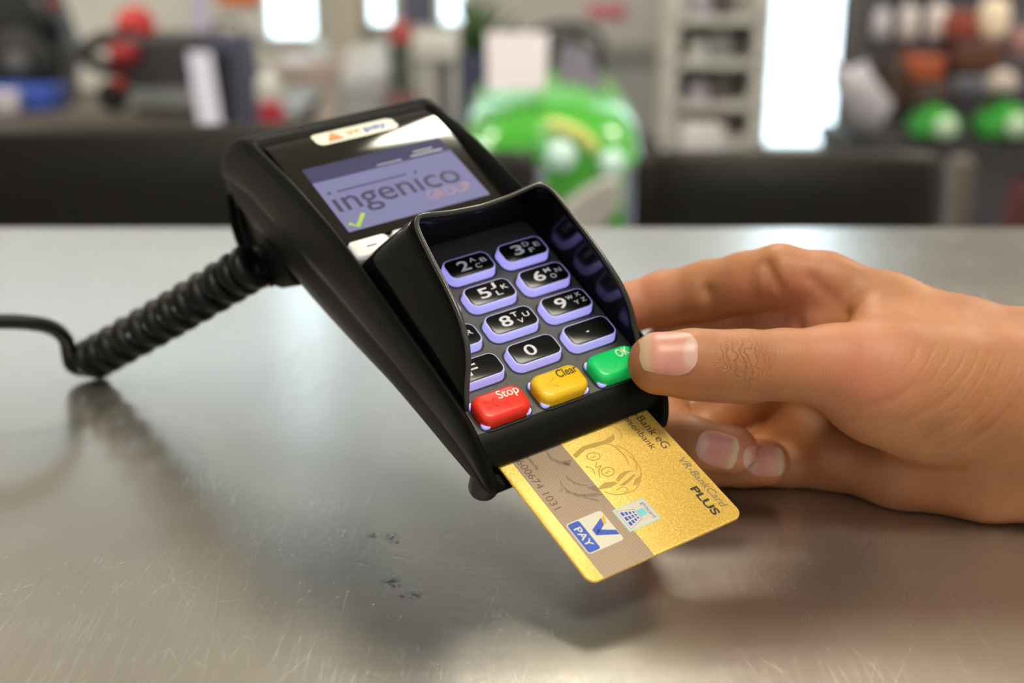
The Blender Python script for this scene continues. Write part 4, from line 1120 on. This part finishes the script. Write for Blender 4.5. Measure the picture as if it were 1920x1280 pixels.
box_thing('carton', -20, 170, 34, 200, YC + .0, .045, cmat('pale_lilac', (.50, .47, .55), .5), 'small pale carton in front of the blue tool case', 'carton', base=zc + .001)
# red and black pressure machine with a loop handle
x, w_, zt_ = on(232, 66, 418)
r = empty('power_generator', loc=(x, YC + .15, zc)); H_ = zt_ - zc
o = MB().loft([[(xx, yy, H_ * .36) for xx, yy in rr(2 * w_, .34, .05, 4)], [(xx, yy, H_) for xx, yy in rr(2 * w_ * .96, .32, .05, 4)]]).build('engine_block', cmat('engine_dark', (.028, .026, .032), .5), r); bevel(o, .012)
o = MB().loft([[(xx, yy, H_ * .10) for xx, yy in rr(2 * w_ * .86, .34, .04, 4)], [(xx, yy, H_ * .36) for xx, yy in rr(2 * w_ * .9, .34, .04, 4)]]).build('frame_base', cmat('base_grey', (.20, .21, .22), .5), r)
qh = P(240, 66, YC).x - x
MB().lathe([(.03, 0), (.062, .01), (.066, .05), (.05, .085), (.02, .10)], (qh, -.05, H_ * .98), 'z', 24).build('fuel_tank', red, r, smooth=True, sharp=60)
MB().lathe([(.02, 0), (.045, .0), (.05, .04), (.04, .07)], (qh - .01, -.19, H_ * .68), 'z', 20).build('filter', cmat('deep_red', (.30, .01, .015), .4), r, smooth=True)
MB().tube(smooth_path([(-w_ * .55, -.12, H_ * .97), (-w_ * 1.2, -.14, H_ * .98), (-w_ * 1.62, -.16, H_ * .84), (-w_ * 1.45, -.16, H_ * .68), (-w_ * 1.0, -.14, H_ * .56), (-w_ * .7, -.1, H_ * .52)], 5), .027, 10).build('loop_handle', black, r, smooth=True)
MB().lathe([(.012, 0), (.020, .02), (.014, .04)], (-w_ * .98, -.16, H_ * .34), 'z', 14).build('knob', red, r, smooth=True)
MB().lathe([(.015, -.02), (.05, -.02), (.055, 0), (.05, .02), (.015, .02)], (-w_ * 1.25, -.1, .055), 'y', 22).build('wheel', tyre, r, smooth=True)
for sx_ in (-1, 1): MB().box(sx_ * w_ * .7 - .02, sx_ * w_ * .7 + .02, -.12, .12, 0, H_ * .10).build('foot', black, r)
tag(r, 'black machine with red tank and loop handle on the counter behind the left chair', 'machine')
# sheets and upright panel
a = rect(348, 98, 402, 240, YC - .42)
sl = .11
o = MB().loft([[(a[0] + sl * (1 - k) * .0 + k * .0, YC - .26, z), (a[1], YC - .26, z), (a[1], YC - .258, z), (a[0], YC - .258, z)] if False else
               [(a[0] + dx, YC - .42 + dy, z), (a[1] + dx, YC - .42 + dy, z), (a[1] + dx, YC - .417 + dy, z), (a[0] + dx, YC - .417 + dy, z)] for z, dx, dy in ((a[2], .03, -.02), (a[3], 0, .02))]).build('leaflet', cmat('leaf_pale', (.72, .72, .92), .6))
tag(o, 'pale lavender leaflet hanging in front of the navy case and dark machine', 'leaflet')
a = rect(350, -80, 394, 60, 5.2)
o = MB().box(a[0], a[1], 5.2, 5.21, a[2], a[3]).build('hanging_leaflet', cmat('leaf_lilac', (.52, .46, .66), .6)); tag(o, 'lilac leaflet hanging above the dark machine at the left', 'leaflet')
for px0, px1, m, nm in ((398, 440, cmat('panel_dark', (.022, .022, .03), .5), 'dark'), (438, 480, cmat('panel_navy', (.075, .075, .13), .5), 'navy')):
    pass
a = rect(410, 66, 440, 232, YC - .32)
r = empty('roller_case', loc=((a[0] + a[1]) / 2, YC - .32, 0))
b = rect(438, 60, 480, 232, YC - .1)
MB().loft([[(a[0] - (a[0] + a[1]) / 2 - .0, yy, 0) for yy in (0,)] * 0 or [(-.03, -.04, 0), (.14, -.04, 0), (.14, .08, 0), (-.03, .08, 0)], [(-.05, -.04, a[3]), (.08, -.04, a[3]), (.08, .08, a[3]), (-.05, .08, a[3])]]).build('body', cmat('panel_navy', (.045, .045, .075), .5), r)
MB().box(-.04, .02, -.05, -.041, .1, a[3] - .05).build('side_strip', black, r)
MB().tube([(-.03, .02, a[3]), (-.03, .02, a[3] + .04), (.05, .02, a[3] + .04), (.05, .02, a[3])], .008, 6).build('grip', black, r)
tag(r, 'dark navy upright cabinet case beside the dark machine, left of the payment terminal', 'case')
bottle('canister', 505, 130, 192, 22, YC - .55, white, cmat('cap_w', (.6, .6, .62), .5), 'white canister just left of the payment terminal top', 'canister')
box_thing('red_box', 486, 192.5, 524, 240, YC - .60, .1, cmat('crimson', (.42, .02, .05), .4), 'crimson box on the floor carrying the white canister', 'box', floor=True)
bottle('canister', 600, 72, 113, 18, 5.7, cmat('pale_cyan', (.62, .72, .76), .5), white, 'pale blue canister on the cream cabinet under the left window', 'canister')
# pale low display cabinets in the middle distance
box_thing('display_cabinet', 520, 118, 640, 300, 5.5, .4, cmat('cab_cream', (.52, .47, .42), .6), 'cream low cabinet in the middle distance under the left window', 'cabinet', 'pale cabinets along the back wall', cmat('cab_top', (.50, .40, .37), .5), floor=True)
box_thing('display_cabinet', 644, 100, 722, 300, 5.6, .4, cmat('cab_beige', (.50, .48, .42), .6), 'beige tall cabinet standing right of the cream low cabinet', 'cabinet', 'pale cabinets along the back wall', white, floor=True)
box_thing('display_cabinet', 640, 132, 730, 300, 5.0, .3, cmat('cab_grey', (.42, .42, .44), .6), 'pale grey cabinet in front of the beige tall cabinet', 'cabinet', 'pale cabinets along the back wall', cmat('cab_top2', (.55, .55, .58), .5), floor=True)
box_thing('orange_sign', 405, -40, 500, 9, 6.37, .03, orange, 'orange sign on the back wall left of the first bright window', 'sign')
# column with panel between the windows
x0, x1 = xw(632), xw(688)
struct(MB().box(x0, x1, YB - .12, YB, 0, ZC).build('trim_1', cmat('column_beige', (.46, .43, .35), .7)))
x0, x1 = xw(1232), xw(1262)
struct(MB().box(x0, x1, YB - .12, YB, 0, ZC).build('trim_2', cmat('column_grey', (.36, .35, .33), .7)))
# navy banner and pressure washer between the windows
a = rect(748, -140, 816, 46, 5.3)
r = empty('roll_banner', loc=((a[0] + a[1]) / 2, 5.3, 0)); w2 = (a[1] - a[0]) / 2
MB().box(-w2, w2, -.004, .004, a[2], a[3]).build('banner_sheet', cmat('banner_navy', (.085, .085, .14), .6), r)
MB().tube([(0, .02, 0), (0, .02, a[3])], .01, 8).build('pole', grey, r); MB().box(-w2, w2, -.08, .08, 0, .03).build('base', grey, r)
tag(r, 'dark navy banner between two bright windows above the payment terminal', 'banner')
r = empty('pressure_washer', loc=(P(746, 180, 4.6).x, 4.75, 0)); zt_ = P(746, 46, 4.6).z; zm = P(746, 88, 4.6).z; zb = P(746, 180, 4.6).z
MB().lathe([(.02, zm), (.045, zm + .005), (.045, zt_ - .02), (.03, zt_)], (0, 0, 0), 'z', 20).build('motor_cap', cmat('washer_red', (.36, .05, .045), .4), r, smooth=True, sharp=50)
MB().loft([[(x, y, zb) for x, y in rr(.085, .12, .02, 4)], [(x, y, zm) for x, y in rr(.07, .10, .02, 4)]]).build('housing', cmat('washer_dark', (.06, .075, .06), .5), r)
MB().loft([[(x, y, .08) for x, y in rr(.12, .2, .03, 4)], [(x, y, zb) for x, y in rr(.11, .16, .03, 4)]]).build('lower_housing', cmat('washer_base', (.22, .10, .10), .5), r)
for sx_ in (-1, 1): wheel(.08, .03, (sx_ * .08, .03, .08), r, grey)
tag(r, 'upright red and dark pressure washer behind the payment terminal', 'pressure washer')
r = empty('water_dispenser', loc=(P(820, 150, 5.0).x, 5.0, 0)); zt_ = P(820, 60, 5.0).z; zm = P(820, 112, 5.0).z
o = MB().box(-.085, .085, -.12, .12, zm, zt_).build('head', cmat('head_pale', (.62, .61, .60), .5), r); bevel(o, .02, 3)
for sx_ in (-1, 1): MB().box(sx_ * .065 - .014, sx_ * .065 + .014, -.1, .1, 0, zm).build('leg', cmat('leg_pale', (.50, .52, .52), .5), r)
MB().box(.0, .05, -.04, .06, 0.2, zm).build('column', cmat('leg_dark', (.14, .12, .15), .5), r)
tag(r, 'white machine on pale legs behind the payment terminal, left of the mower', 'machine')
r = empty('potted_plant', loc=(P(892, 60, 5.4).x, 5.4, 0)); zp = P(892, 95, 5.4).z
MB().lathe([(.06, 0), (.09, .16), (.095, zp), (.08, zp), (.07, zp - .02)], (0, 0, 0), 'z', 20).build('pot', navy, r, smooth=True, sharp=50)
lf = MB()
for k in range(60):
    a_ = random.random() * 6.28; e_ = .3 + random.random() * 1.1; ln_ = .12 + random.random() * .18
    d_ = Vector((math.cos(a_) * math.cos(e_), math.sin(a_) * math.cos(e_), math.sin(e_))); s_v = d_.cross(Vector((0, 0, 1))).normalized() * .018
    b0 = Vector((0, 0, zp)); m0_ = b0 + d_ * ln_ * .6; t0_ = b0 + d_ * ln_ - Vector((0, 0, .03))
    lf.add([b0, m0_ + s_v, t0_, m0_ - s_v], [(0, 1, 2, 3)])
lf.build('foliage', cmat('leaf_green', (.09, .20, .06), .5), r)
tag(r, 'green plant in a dark blue pot beside the window, left of the mower sheet', 'potted plant')
box_thing('pink_sign', 1102, 8, 1172, 36, 6.38, .02, pink, 'small pink sign on the back wall above the mower', 'sign')
box_thing('wall_cabinet', 1120, 96, 1240, 300, 6.0, .3, cmat('wc_grey', (.34, .34, .34), .6), 'grey low cabinet against the back wall right of the mower', 'cabinet', 'pale cabinets along the back wall', cmat('wc_top', (.22, .22, .22), .5), floor=True)
